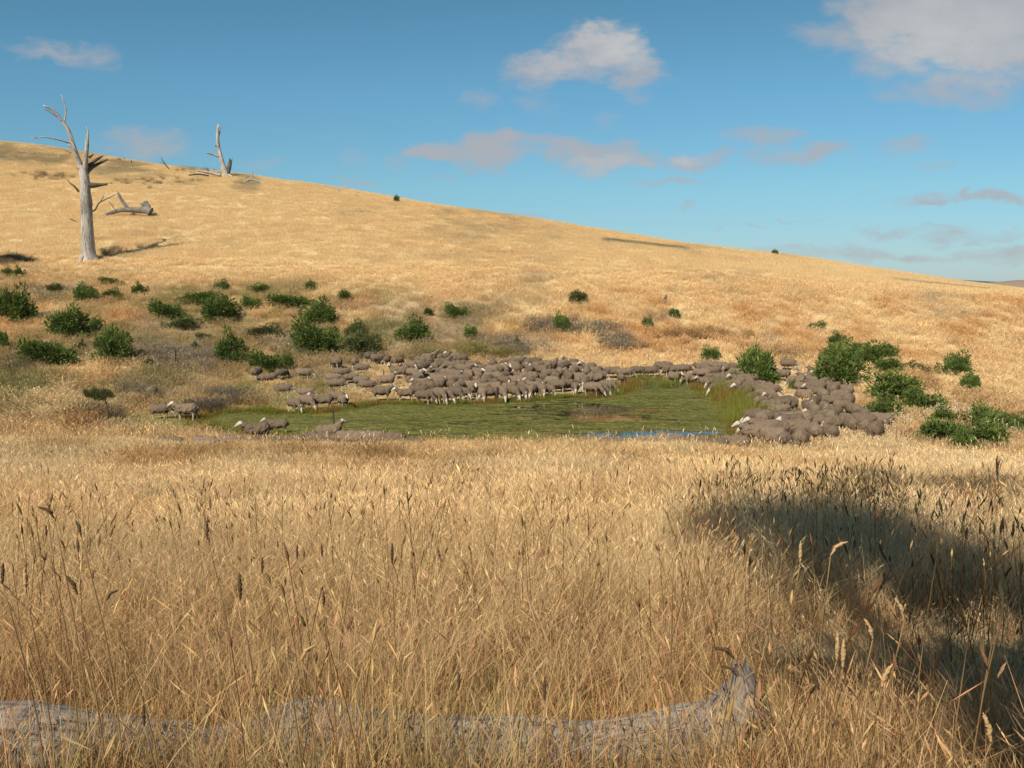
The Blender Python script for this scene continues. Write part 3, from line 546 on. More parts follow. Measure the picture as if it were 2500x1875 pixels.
# ------------------------------------------------------------------ where the sheep stand (feet in the photograph's directions)
# (x, y of feet, heading: 0 right, 90 away, 180 left, 270 towards the eye, pose, label)
HAND = [
 (627, 928, 78, 'graze', 'sheep seen from behind, leftmost of those under the left gorse'),
 (656, 940, 20, 'graze', 'large woolly sheep standing side on beside the gorse at the upper left bank'),
 (688, 927, 55, 'graze', 'sheep with its rump turned this way, below the right end of the left gorse'),
 (743, 928, 2, 'graze', 'sheep grazing right in dry grass, alone between the left gorse and the flock'),
 (692, 968, -4, 'graze', 'sheep walking right on open grey bank, alone with a dark shadow under it'),
 (748, 976, -8, 'graze', 'sheep standing behind the pair that drink at the left shore'),
 (719, 1005, -48, 'drink', 'outermost drinking sheep at the left shore, pale forelegs at the weed'),
 (748, 1002, -42, 'drink', 'sheep drinking shoulder to shoulder with the outermost left one'),
 (786, 999, 186, 'level', 'sheep facing left with white face beside the drinking pair'),
 (822, 987, -15, 'graze', 'broad sheep behind the one that comes down head first to the left shore'),
 (838, 996, -62, 'level', 'sheep coming down to the left shore with its white face towards us'),
 (815, 938, 0, 'graze', 'sheep grazing right above two others at the left edge of the flock'),
 (824, 955, -8, 'graze', 'low-headed sheep with dark shadow at the left edge of the flock'),
 (836, 926, 10, 'graze', 'small sheep at the back of the left edge of the flock'),
 (820, 902, 130, 'graze', 'sheep half hidden in tall yellow grass above the flock\'s left edge'),
 (866, 902, 100, 'graze', 'rump of a sheep standing in yellow grass left of the group of four'),
 (884, 913, 0, 'graze', 'round-backed sheep below the yellow grass at the left of the flock'),
 (858, 937, 10, 'graze', 'sheep wedged between small one and dark one at the left of the flock'),
 (884, 947, -5, 'graze', 'sheep with lowered neck just behind the shore gap on the left'),
 (905, 886, 62, 'graze', 'leftmost of the group of rumps up in the yellow grass under the gorse'),
 (922, 890, 20, 'graze', 'second of the group of rumps up in the yellow grass under the gorse'),
 (946, 893, 88, 'graze', 'rump facing us squarely, middle of the group in the yellow grass under the gorse'),
 (970, 896, 50, 'graze', 'sheep of two lit hind legs, right end of the group in the yellow grass'),
 (972, 926, 205, 'up', 'sheep looking left with raised white face in front of the yellow grass'),
 (898, 957, 5, 'graze', 'dark-bellied sheep standing just behind the shore at the left of the drinking row'),
 (934, 978, 4, 'level', 'big side-on sheep in sun, left end of the main drinking row'),
 (944, 948, 5, 'up', 'sheep with raised head behind the big side-on one'),
 (988, 979, 190, 'level', 'side-on sheep nose to nose with the big one at the left of the row'),
 (1022, 970, 4, 'graze', 'side-on sheep between the facing pair and the first drinkers'),
 (1037, 985, -22, 'drink', 'first drinker of the tight row, side on with pale front legs'),
 (1072, 984, -55, 'drink', 'second drinker of the tight row, shouldered by two others'),
 (1091, 983, -50, 'drink', 'third drinker of the tight row with pale muzzle on the weed'),
 (1111, 981, -48, 'drink', 'fourth drinker of the tight row, neck stretched down'),
 (1131, 976, -50, 'graze', 'fifth in the tight row, a step back from the water'),
 (1155, 972, -75, 'level', 'sheep with bright white face lifted at the water, mid row'),
 (1177, 979, -80, 'drink', 'drinking sheep facing us whose muzzle mirrors in the water'),
 (1196, 979, 205, 'drink', 'drinking sheep next to the mirrored muzzle, turned left'),
 (1226, 979, -76, 'drink', 'drinking sheep just right of the dark post in the row'),
 (1253, 976, -62, 'drink', 'second drinking sheep right of the dark post'),
 (1272, 973, -68, 'drink', 'third drinking sheep right of the dark post'),
 (1285, 967, -75, 'drink', 'narrow sheep set back, fourth right of the dark post'),
 (1300, 972, -105, 'drink', 'drinking sheep turned slightly left, fifth right of the dark post'),
 (1323, 970, -82, 'drink', 'drinking sheep facing us, sixth right of the dark post'),
 (1341, 967, -60, 'drink', 'drinking sheep over a black shadow, seventh right of the dark post'),
 (1360, 958, 170, 'graze', 'big dark-sided sheep turned away behind the black shadow'),
 (1382, 955, 200, 'graze', 'sheep grazing left at the back of the brown shore strip'),
 (1405, 962, -92, 'graze', 'sheep facing us on the brown shore strip'),
 (1428, 958, -105, 'graze', 'sheep with lowered pale face near the right end of the drinking row'),
 (1448, 966, -32, 'drink', 'third from the right end of the drinking row'),
 (1464, 966, -30, 'drink', 'second from the right end of the drinking row'),
 (1482, 959, -22, 'drink', 'last sheep at the right end of the drinking row'),
 (1516, 938, 95, 'graze', 'round rump alone on the grey shore right of the drinking row'),
 (1494, 924, 182, 'graze', 'sheep facing left with white face above the round rump'),
 (1526, 926, 3, 'graze', 'side-on sheep with sunlit legs, first of the gap behind the pond'),
 (1556, 922, 8, 'graze', 'side-on sheep with sunlit legs, second of the gap behind the pond'),
 (1588, 921, -5, 'graze', 'side-on sheep with sunlit legs, third of the gap behind the pond'),
 (1618, 914, 175, 'graze', 'sheep grazing left over a black shadow at the far corner of the pond'),
 (1636, 918, 190, 'graze', 'sheep just right of the black shadow at the far corner'),
 (1646, 938, -58, 'level', 'sheep stepping towards the reeds with its face lit'),
 (1668, 918, 5, 'graze', 'sheep behind the pale-faced pair at the reeds'),
 (1688, 943, 188, 'graze', 'dark-sided sheep with pale nose at the rust coloured reeds'),
 (1722, 948, 185, 'level', 'sheep with white nose against the reeds\' right end'),
 (1740, 925, 10, 'graze', 'sheep at the upper edge of the band leading to the big gorse'),
 (1752, 964, 200, 'drink', 'sheep bending into green reeds, first of the right shore'),
 (1790, 968, 210, 'drink', 'sheep bending into green reeds, second of the right shore'),
 (1815, 975, 195, 'level', 'sheep with white blaze at the right shore'),
 (1838, 990, 215, 'drink', 'sheep stretching down among rust reeds at the right shore'),
 (1856, 1004, 225, 'drink', 'sheep with black shadow under its chin at the right shore'),
 (1757, 910, 15, 'graze', 'sheep alone in tall straw below the small gorse, left of the big gorse'),
 (1908, 932, 185, 'up', 'sheep facing us with long white face right of the big gorse'),
 (1925, 905, -35, 'graze', 'sheep tucked behind the big gorse on its right'),
 (1845, 928, 100, 'up', 'sheep raising a pale face at the foot of the big gorse'),
 (1858, 935, 80, 'level', 'sheep with a bright cheek just right of the big gorse\'s foot'),
 (1850, 1046, 175, 'drink', 'sheep drinking from the right shore, uppermost of the near right trio'),
 (1842, 1066, 180, 'drink', 'sheep drinking from the right shore, middle of the near right trio'),
 (1838, 1086, 178, 'level', 'sheep at the near right corner of the pond with white ear'),
 (1880, 1044, 185, 'graze', 'sheep with shaded hind legs just inside the near right shore'),
 (1925, 1043, 160, 'graze', 'sheep whose lit hind legs show behind the near right trio'),
 (1885, 1100, 120, 'graze', 'leftmost of the big sheep in the nearest row of the right flock'),
 (1911, 1103, 80, 'graze', 'second big rump in the nearest row of the right flock'),
 (1955, 1103, 70, 'graze', 'broadest rump in the nearest row of the right flock, over tall straw'),
 (1990, 1083, 78, 'graze', 'sheep seen from behind with dark legs, behind the broadest rump'),
 (2025, 1083, 95, 'graze', 'rump with one lit leg in the nearest row of the right flock'),
 (2078, 1068, 85, 'graze', 'sheep seen from behind between the lit-leg rump and the right corner'),
 (2112, 1070, 75, 'graze', 'sheep pressing forward, second from the right corner of the flock'),
 (2138, 1084, 60, 'graze', 'outermost sheep at the right corner of the flock'),
 (2150, 1052, 120, 'graze', 'sheep under the right-hand gorse at the flock\'s right edge'),
 (2110, 1038, 80, 'graze', 'sheep with two pale legs below the right-hand gorse'),
 (2083, 1028, 95, 'graze', 'sheep standing tall with white legs in the right flock\'s upper corner'),
 # left end and near bank
 (372, 975, 95, 'graze', 'sheep in the shade of a bush at the far left, rump towards us'),
 (392, 1022, 5, 'graze', 'sheep facing right at the left end of the pond'),
 (455, 1026, 178, 'level', 'sheep facing left with pale face at the left end of the pond'),
 (400, 1099, 10, 'graze', 'sheep back just showing over tall straw, farthest left'),
 (495, 1099, 160, 'graze', 'sheep back over tall straw left of the weedy green'),
 (560, 1099, 10, 'graze', 'sheep back over tall straw at the left tip of the pond'),
 (628, 1078, 190, 'level', 'sheep looking left on the near bank, behind a broad one'),
 (677, 1060, 185, 'level', 'grey-dark sheep standing on the near bank against the green weed'),
 (640, 1105, 5, 'graze', 'broad sheep half sunk in straw on the near bank at the left'),
 (707, 1105, 170, 'graze', 'sheep back sunk in straw between the broad one and the post'),
 (762, 1096, 20, 'graze', 'sheep back rising left of the one beside the near post'),
 (805, 1080, 3, 'up', 'sheep with big white face raised beside the leaning near post'),
 (800, 1112, 8, 'graze', 'back of a sheep hidden in straw under the leaning near post'),
 (850, 1108, 175, 'graze', 'back of a sheep in straw just right of the leaning near post'),
 (900, 1104, 5, 'graze', 'pinkish back in straw, second right of the leaning near post'),
 (950, 1102, 180, 'graze', 'pinkish back in straw, third right of the leaning near post'),
 (1003, 1104, 10, 'graze', 'low back in straw, fourth right of the leaning near post'),
 (1500, 1106, 0, 'graze', 'sliver of a back in straw before the blue water'),
 (1585, 1105, 180, 'graze', 'low back in straw at the right end of the blue water'),
 (1640, 1104, 5, 'graze', 'low back in straw by the near right corner, second from the blue water'),
 (1700, 1103, 175, 'graze', 'low back in straw by the near right corner, third from the blue water'),
 (1752, 1101, 5, 'graze', 'low back in straw by the near right corner, fourth from the blue water'),
 (1800, 1102, 170, 'graze', 'low broad back in straw next to the nearest row of the right flock'),
]
# crowded bodies: (polygon in the photograph, cluster words, prevailing headings)
CROWD = [
 ([(985, 915), (1030, 890), (1120, 885), (1140, 905), (1260, 900), (1290, 888), (1330, 900), (1440, 905), (1475, 912), (1460, 955), (1370, 950), (1290, 962), (1230, 966), (1130, 968), (1000, 962)], 'far-shore crowd', [0, -30, 180, 60, -60, 100, 20], 30, 8.0),
 ([(1695, 918), (1740, 905), (1785, 915), (1830, 935), (1880, 955), (1905, 975), (1890, 1000), (1850, 990), (1800, 962), (1745, 952), (1700, 940)], 'pondside band', [180, 200, 0, 220, 160], 34, 9.5),
 ([(1985, 920), (2060, 930), (2085, 985), (2090, 1015), (2135, 1045), (2120, 1062), (2040, 1066), (1990, 1068), (1950, 1078), (1900, 1088), (1862, 1078), (1868, 1030), (1880, 1010), (1900, 1000), (1960, 990), (1930, 940)], 'right-hand flock', [180, 90, 200, 110, 160, 0, 75], 40, 13),
]
def in_poly(x, y, poly):
    ins = False; n = len(poly)
    for i in range(n):
        (ax, ay), (bx, by) = poly[i], poly[(i + 1) % n]
        if (ay > y) != (by > y) and x < (bx - ax) * (y - ay) / (by - ay) + ax: ins = not ins
    return ins
FLOCK = []          # (world pos, heading, pose, label, group)
for (px, py, hd, pose, lab) in HAND:
    p = ground_at(px, py) if py < 1096 or px > 1840 else None
    if p is None: yn = 41.6 + .9 * math.sin(px); xn = (px - CX) / F * yn; p = Vector((xn, yn, tz(xn, yn)))
    FLOCK.append([p, hd, pose, lab, 'sheep of the flock at the pond', px, py])
ordn = ['first', 'second', 'third', 'fourth', 'fifth', 'sixth', 'seventh', 'eighth', 'ninth', 'tenth', 'eleventh', 'twelfth', 'thirteenth', 'fourteenth', 'fifteenth', 'sixteenth', 'seventeenth', 'eighteenth', 'nineteenth', 'twentieth', '21st', '22nd', '23rd']
rr = random.Random(5)
for (poly, words, heads, sx, sy) in CROWD:
    ys_ = [q[1] for q in poly]; y_ = min(ys_) + 2; row = 0; 
    while y_ < max(ys_):
        xs_ = [q[0] for q in poly]; x_ = min(xs_) + (row % 2) * sx * .5 + rr.uniform(0, 6); rowl = []
        while x_ < max(xs_):
            jx, jy = x_ + rr.uniform(-5, 5), y_ + rr.uniform(-3.2, 3.2)
            if in_poly(jx, jy, poly) and all((jx - f[5]) ** 2 / (sx * .62) ** 2 + (jy - f[6]) ** 2 / (sy * .80) ** 2 > 1 for f in FLOCK if f[5] is not None) and not in_poly(jx, jy, [(1885, 925), (1935, 935), (1955, 990), (1985, 1040), (1965, 1050), (1925, 1000), (1880, 985)]):
                rowl.append((jx, jy))
            x_ += sx * rr.uniform(.9, 1.12)
        row += 1; 
        for k, (jx, jy) in enumerate(rowl):
            hd = rr.choice(heads) + rr.uniform(-22, 22); pose = rr.choice(['graze', 'graze', 'graze', 'level', 'graze', 'up'] if words[0] == 'f' else ['graze', 'graze', 'level', 'graze', 'graze'])
            hh = hd % 360; look = 'facing right' if hh < 45 or hh > 315 else 'rump towards us' if hh < 135 else 'facing left' if hh < 225 else 'facing us'
            st = {'graze': 'head low', 'level': 'head level', 'up': 'white face raised'}[pose]
            p = ground_at(jx, jy)
            FLOCK.append([p, hd, pose, 'sheep %s, %s, %s from left in %s rear row, %s' % (look, st, ordn[k], ordn[row - 1], words), 'sheep of the flock at the pond', jx, jy])
        y_ += sy
print('SHEEP', len(FLOCK))
SHX = np.array([f[0].x for f in FLOCK]); SHY = np.array([f[0].y for f in FLOCK])

# bank grass, trampled where the flock stands
sd = sdist(X, Y); dmin = np.full(len(X), 99.)
for i in range(0, len(SHX)): dmin = np.minimum(dmin, np.hypot(X - SHX[i], (Y - SHY[i])))
P_ = CX + F * X / Y
keep = (sd > .35) & ~((sd < 2.2) & (P_ < 1180) & (P_ > 520) & (Y > 52) & (rng.random(len(X)) < .85)) & ((dmin > 1.0) | (Y < 47) | (rng.random(len(X)) < .12)); X, Y, sd, dmin = X[keep], Y[keep], sd[keep], dmin[keep]
hs_ = .45 + .75 * fbm(X / 2.2, Y / 2.2, 24) ; hs_ *= np.where((dmin < 1.3) & (Y > 47), .45, 1.0); hs_ *= np.where(sd < 2.5, .55, 1.0)
hs_ *= 1 - .35 * sstep(95, 108, Y)
scatter('dry_grass', X, Y, np.stack([np.ones(len(X)), np.ones(len(X)), hs_], 1), grass_colour(X, Y, sd), c5, 6, 'rough tussocky grass on the banks and the foot of the hill')
# the hill
c6 = make_tufts('hill_tuft', [tuft_mesh('hill_tuft', 95, .95, .12, .34, .020, .35, .4, 2, 0, 1, 290 + k) for k in range(6)], M_HILLGRASS)
X, Y = frustum_pts(110, 222, 1.7, 4)
hz_ = .85 + .3 * fbm(X / 3, Y / 5, 44)
scatter('dry_grass', X, Y, np.stack([np.ones(len(X)), np.ones(len(X)), hz_], 1), grass_colour(X, Y, sdist(X, Y)), c6, 6, 'golden dry grass covering the hillside up to the crest')
# reeds and weed along the shoreline
c7 = make_tufts('reed_tuft', [tuft_mesh('reed_tuft', 34, .30, .12, .42, .016, .25, .3, 2, 0, 1, 320 + k) for k in range(5)], M_GRASS)
xr, yr = rng.uniform(-22, 18, 42000), rng.uniform(44, 76, 42000); s_ = pond_sd(xr, yr)
P_ = CX + F * xr / yr; wgt = np.exp(-((s_ + .1) / .55) ** 2)
wgt = np.maximum(wgt, .9 * np.exp(-((s_ + .8) / 1.6) ** 2) * ((P_ > 1480) & (yr > 52)) * (fbm(xr, yr, 12) > .38)); wgt = np.maximum(wgt, .8 * np.exp(-((s_ + .6) / 1.1) ** 2) * (P_ < 1000) * (fbm(xr, yr, 15) > .45))
wgt *= np.where(yr < 50, .4, 1)
dm = np.full(len(xr), 99.)
for i in range(len(SHX)): dm = np.minimum(dm, np.hypot(xr - SHX[i], yr - SHY[i]))
k = (rng.random(len(xr)) < wgt * .55) & (dm > .35); xr, yr, s_ = xr[k], yr[k], s_[k]; P_ = P_[k]
tr = lerp(np.broadcast_to(np.array([.20, .22, .045]), (len(xr), 3)), RUST * 1.25, sstep(.42, .58, fbm(xr * .6, yr * .9, 19)) * (.55 + .45 * sstep(-.3, .5, s_)))
tr = lerp(tr, np.array([.22, .25, .15]), ((P_ > 1560) & (P_ < 1690) & (s_ < -.5)) * .7)
hr = .6 + .7 * rng.random(len(xr)); hr *= np.where((P_ > 1480) & (yr > 50), 1.6, .9) * np.where((P_ > 1740) & (yr > 48), 1.5, 1)
scatter('shore_reeds', xr, yr, np.stack([np.ones(len(xr)), np.ones(len(xr)), hr], 1), tr, c7, 5, 'green, yellow and rust reeds fringing the pond', 0.0, .02)
# floating weed in thin ragged mats standing a little proud of the water
def weed_mesh(seed):
    g = np.random.default_rng(seed); V, Fc, C = [], [], []
    for k in range(26):
        x, y = g.normal(0, .5), g.normal(0, .12); l = g.uniform(.08, .35); w = g.uniform(.012, .04); a0 = g.normal(0, .35); dx, dy_ = math.cos(a0) * l, math.sin(a0) * l; b_ = len(V)
        V += [(x - dx, y - dy_, .004), (x, y - w, .012), (x + dx, y + dy_, .004), (x, y + w, .02)]; C += [(g.random(), g.random(), 1, 1)] * 4; Fc.append((b_, b_ + 1, b_ + 2, b_ + 3))
    me = pymesh('weed_mat', V, Fc); at = me.color_attributes.new('bl', 'FLOAT_COLOR', 'POINT'); at.data.foreach_set('color', np.array(C, np.float32).ravel()); return me
c8 = make_tufts('weed_mat', [weed_mesh(400 + k) for k in range(5)], M_GRASS)
xw, yw = rng.uniform(-20, 15, 5200), rng.uniform(46, 72, 5200); s_ = pond_sd(xw, yw); P_ = CX + F * xw / yw; yi = 690 + 7.3 * F / yw
clr = np.maximum(np.exp(-((P_ - 1460) / 200) ** 4 - ((yi - 1011) / 33) ** 4), np.exp(-((P_ - 1580) / 200) ** 4 - ((yi - 1062) / 17) ** 4))
k = (s_ < -.2) & (rng.random(len(xw)) < .35 + .6 * sstep(.4, .6, fbm(xw * .25, yw * .8, 61))) & (rng.random(len(xw)) > clr * .95); xw, yw = xw[k], yw[k]
tw = lerp(np.broadcast_to(np.array([.10, .11, .03]), (len(xw), 3)), np.array([.20, .18, .07]), rng.random(len(xw)) * .7)
o = scatter('floating_pondweed', xw, yw, np.stack([1 + rng.random(len(xw)), 1 + rng.random(len(xw)), np.ones(len(xw))], 1), tw, c8, 5, 'floating strands of yellow-green pondweed', 0.0, 0, True)
co = np.zeros(len(xw) * 3, np.float32); o.data.vertices.foreach_get('co', co); co[2::3] = WATER + .003; o.data.vertices.foreach_set('co', co)

# ------------------------------------------------------------------ sheep meshes
def capsule(bm_, a, b, ra, rb, seg=10, ell=None):
    a, b = Vector(a), Vector(b); d = (b - a); L_ = d.length; n = 5
    q = d.to_track_quat('Z', 'Y').to_matrix().to_4x4(); q.translation = a
    ring = []
    prof = []
    for i in range(n + 1): t = -math.pi / 2 + (math.pi / 2) * i / n; prof.append((math.sin(t) * ra, math.cos(t) * ra))
    for i in range(n + 1): t = (math.pi / 2) * i / n; prof.append((L_ + math.sin(t) * rb, math.cos(t) * rb))
    vs = []
    for (z, r) in prof:
        r = max(r, .0005); vs.append([bm_.verts.new(q @ Vector((math.cos(6.2832 * k / seg) * r * (ell[0] if ell else 1), math.sin(6.2832 * k / seg) * r * (ell[1] if ell else 1), z))) for k in range(seg)])
    for i in range(len(vs) - 1):
        for k in range(seg): bm_.faces.new((vs[i][k], vs[i][(k + 1) % seg], vs[i + 1][(k + 1) % seg], vs[i + 1][k]))
    bm_.faces.new(vs[0][::-1]); bm_.faces.new(vs[-1])
def ellipsoid(bm_, c, r, rot=0):
    m = Matrix.Translation(c) @ Matrix.Rotation(rot, 4, 'Y') @ Matrix.Diagonal((*r, 1)); bmesh.ops.create_icosphere(bm_, subdivisions=3, radius=1, matrix=m)
def remesh(bm_, name, vox, fuzz=0.0, seed=0, smooth_iter=3):
    me = bpy.data.meshes.new(name); bm_.normal_update(); bm_.to_mesh(me); bm_.free(); o_ = bpy.data.objects.new('tmp', me); COL.objects.link(o_)
    m_ = o_.modifiers.new('r', 'REMESH'); m_.mode = 'VOXEL'; m_.voxel_size = vox; m_.use_smooth_shade = True
    s_ = o_.modifiers.new('s', 'SMOOTH'); s_.iterations = smooth_iter; s_.factor = .5
    dg = bpy.context.evaluated_depsgraph_get(); res = bpy.data.meshes.new_from_object(o_.evaluated_get(dg)); bpy.data.objects.remove(o_); bpy.data.meshes.remove(me); res.name = name
    if fuzz:
        n = len(res.vertices); co = np.zeros(n * 3); res.vertices.foreach_get('co', co); co = co.reshape(-1, 3); no = np.zeros(n * 3); res.vertices.foreach_get('normal', no); no = no.reshape(-1, 3)
        d = (vnoise(co[:, 0] * 14 + co[:, 2] * 9, co[:, 1] * 14 - co[:, 2] * 11, seed) - .5) * fuzz + (vnoise(co[:, 0] * 5 + 3 * co[:, 2], co[:, 1] * 5 + 4 * co[:, 2], seed + 3) - .5) * fuzz * 1.6
        co += no * d[:, None]; res.vertices.foreach_set('co', co.ravel()); res.update()
    res.shade_smooth(); return res
def make_sheep(pose, seed):
    g = random.Random(seed); st = g.uniform(-.05, .05)
    # head and neck line
    nk = {'graze': ((.40, 0, .60), (.66, 0, .36), (.78, 0, .13)), 'drink': ((.42, 0, .56), (.68, 0, .26), (.80, 0, .04)), 'level': ((.38, 0, .66), (.62, 0, .80), (.80, 0, .68)), 'up': ((.36, 0, .68), (.56, 0, .92), (.72, .10, .84))}[pose]
    n0, n1, n2 = [Vector(q) for q in nk]; hd = (n2 - n1).normalized(); side = Vector((0, 1, 0)); up = hd.cross(side) * -1
    drop = .06 if pose == 'drink' else 0
    fore = [(.27 + st, .13), (.27 - st, -.13)]; hind = [(-.38 - st, .14), (-.38 + st, -.14)]
    b = bmesh.new()
    ellipsoid(b, (-.03, 0, .52), (.46, .20, .20)); capsule(b, n0, n1, .13, .085); capsule(b, n1 - hd * .02, n1 + hd * .10, .085, .075, 10, (.9, 1)); capsule(b, n1 + hd * .08, n2, .07, .042, 10, (.85, 1))
    for s in (-1, 1):
        e = n1 + up * .02; capsule(b, e + side * s * .06, e + side * s * .19 - hd * .02 - Vector((0, 0, .03)), .026, .012, 8, (1, .6))
    for (x, y) in fore: capsule(b, (x, y, .46), (x + .01, y, .26), .055, .034); capsule(b, (x + .01, y, .26), (x - .005, y, .03), .032, .026); capsule(b, (x + .005, y, .025), (x + .03, y, .022), .033, .028)
    for (x, y) in hind: capsule(b, (x + .06, y, .46), (x - .03, y, .27), .075, .038); capsule(b, (x - .03, y, .27), (x + .0, y, .03), .034, .026); capsule(b, (x + .005, y, .025), (x + .03, y, .022), .033, .028)
    body = remesh(b, 'sheep_body', .018, 0, seed, 2); body.materials.append(M_SKIN)
    b = bmesh.new()
    ellipsoid(b, (-.04, 0, .54), (.52, .255, .235)); ellipsoid(b, (-.33, 0, .555), (.24, .235, .235)); ellipsoid(b, (.24, 0, .545), (.25, .235, .24)); ellipsoid(b, (-.05, 0, .50), (.36, .27, .21)); ellipsoid(b, (-.1, 0, .66), (.36, .15, .13))
    capsule(b, (.30, 0, .58), n0, .21, .17); capsule(b, n0, n0.lerp(n1, .82), .165, .105)
    capsule(b, n1 - hd * .05 + up * .03, n1 + hd * .015 + up * .035, .085, .07)
    for (x, y) in fore: capsule(b, (x, y, .46), (x + .01, y, .30), .09, .052)
    for (x, y) in hind: capsule(b, (x + .07, y * .95, .48), (x - .01, y, .33), .135, .066)
    capsule(b, (-.56, 0, .62), (-.60, 0, .46), .045, .03)
    fl_ = remesh(b, 'fleece', .024, .034, seed, 4); fl_.materials.append(M_WOOL)
    return body, fl_
SM = {p: [make_sheep(p, 10 * i + j) for j in range(2)] for i, p in enumerate(('graze', 'drink', 'level', 'up'))}
for f in FLOCK:
    p, hd, pose, lab, grp = f[:5]; body, fl_ = rr.choice(SM[pose])
    o = bpy.data.objects.new('sheep', body); COL.objects.link(o); o.location = (p.x, p.y, max(p.z, WATER - .12) - .02)
    s = rr.uniform(.96, 1.18) * (1 + (.17 * min(1, max(0, (f[6] - 1000) / 95.)) if f[5] > 1800 else 0)); o.scale = (s, s * rr.uniform(.98, 1.1), s * rr.uniform(.96, 1.06)); 
    o.rotation_euler = (rr.uniform(-.03, .03), rr.uniform(-.03, .03), R(hd))
    tag(o, lab, 'sheep', grp); c = bpy.data.objects.new('fleece', fl_); COL.objects.link(c); c.parent = o

# ------------------------------------------------------------------ gorse bushes
def bush_mesh(seed, n=2600, spiky=.5, flat=1.0):
    """sprigs pointing outward from many small lobes in a dome of radius 1 and height about 1.25"""
    g = np.random.default_rng(seed); V, Fc, C = [], [], []; lob = []
    for k in range(30):
        a0 = g.random() * 6.283; el = math.asin(g.random() ** 1.3); q = g.uniform(.45, .95); q *= 1 - .25 * (k % 3 == 0); c = Vector((math.cos(a0) * math.cos(el) * q, math.sin(a0) * math.cos(el) * q, .10 + math.sin(el) * q * 1.0)); lob.append((c, g.uniform(.20, .36), g.random()))
    for k in range(n):
        c, r, tone = lob[int(g.integers(len(lob)))]; d = Vector(g.normal(0, 1, 3)); d.z += .25; d.normalize(); p = c + d * r * g.uniform(.55, 1.0)
        if p.z < .02: continue
        out = (d * .7 + p.normalized() * .6 + Vector((0, 0, .12)) + Vector(g.normal(0, .42, 3))).normalized(); l = g.uniform(.07, .15) * (1 + spiky * (g.random() > .9) * 1.2); w = l * .17
        s1 = out.orthogonal().normalized(); s1.rotate(Matrix.Rotation(g.random() * 6.28, 3, out)); s2 = out.cross(s1); val = min(1, max(0, tone * .35 + g.random() * .55)); hue = .3 + .5 * g.random(); cc_ = (val, hue, 1, 1)
        for s in (s1, s2):
            b_ = len(V); m_ = p + out * l * .45; V += [tuple(p), tuple(m_ + s * w), tuple(p + out * l), tuple(m_ - s * w)]; C += [cc_] * 4; Fc.append((b_, b_ + 1, b_ + 2, b_ + 3))
    me = pymesh('gorse_foliage', V, Fc); at = me.color_attributes.new('bl', 'FLOAT_COLOR', 'POINT'); at.data.foreach_set('color', np.array(C, np.float32).ravel())
    b = bmesh.new()
    for (c, r, t) in lob: capsule(b, (g.uniform(-.1, .1), g.uniform(-.1, .1), -.12), tuple(c), .03, .012, 5)
    st = bpy.data.meshes.new('gorse_stem'); b.to_mesh(st); b.free(); st.materials.append(M_STEM)
    return me, st
BM = [bush_mesh(500 + k, 3400) for k in range(5)]; BG, BO = [], []
for me, st in BM:
    a_ = me.copy(); a_.materials.append(M_GORSE); b_ = me.copy(); b_.materials.append(M_OLIVE); BG.append((a_, st)); BO.append((b_, st))
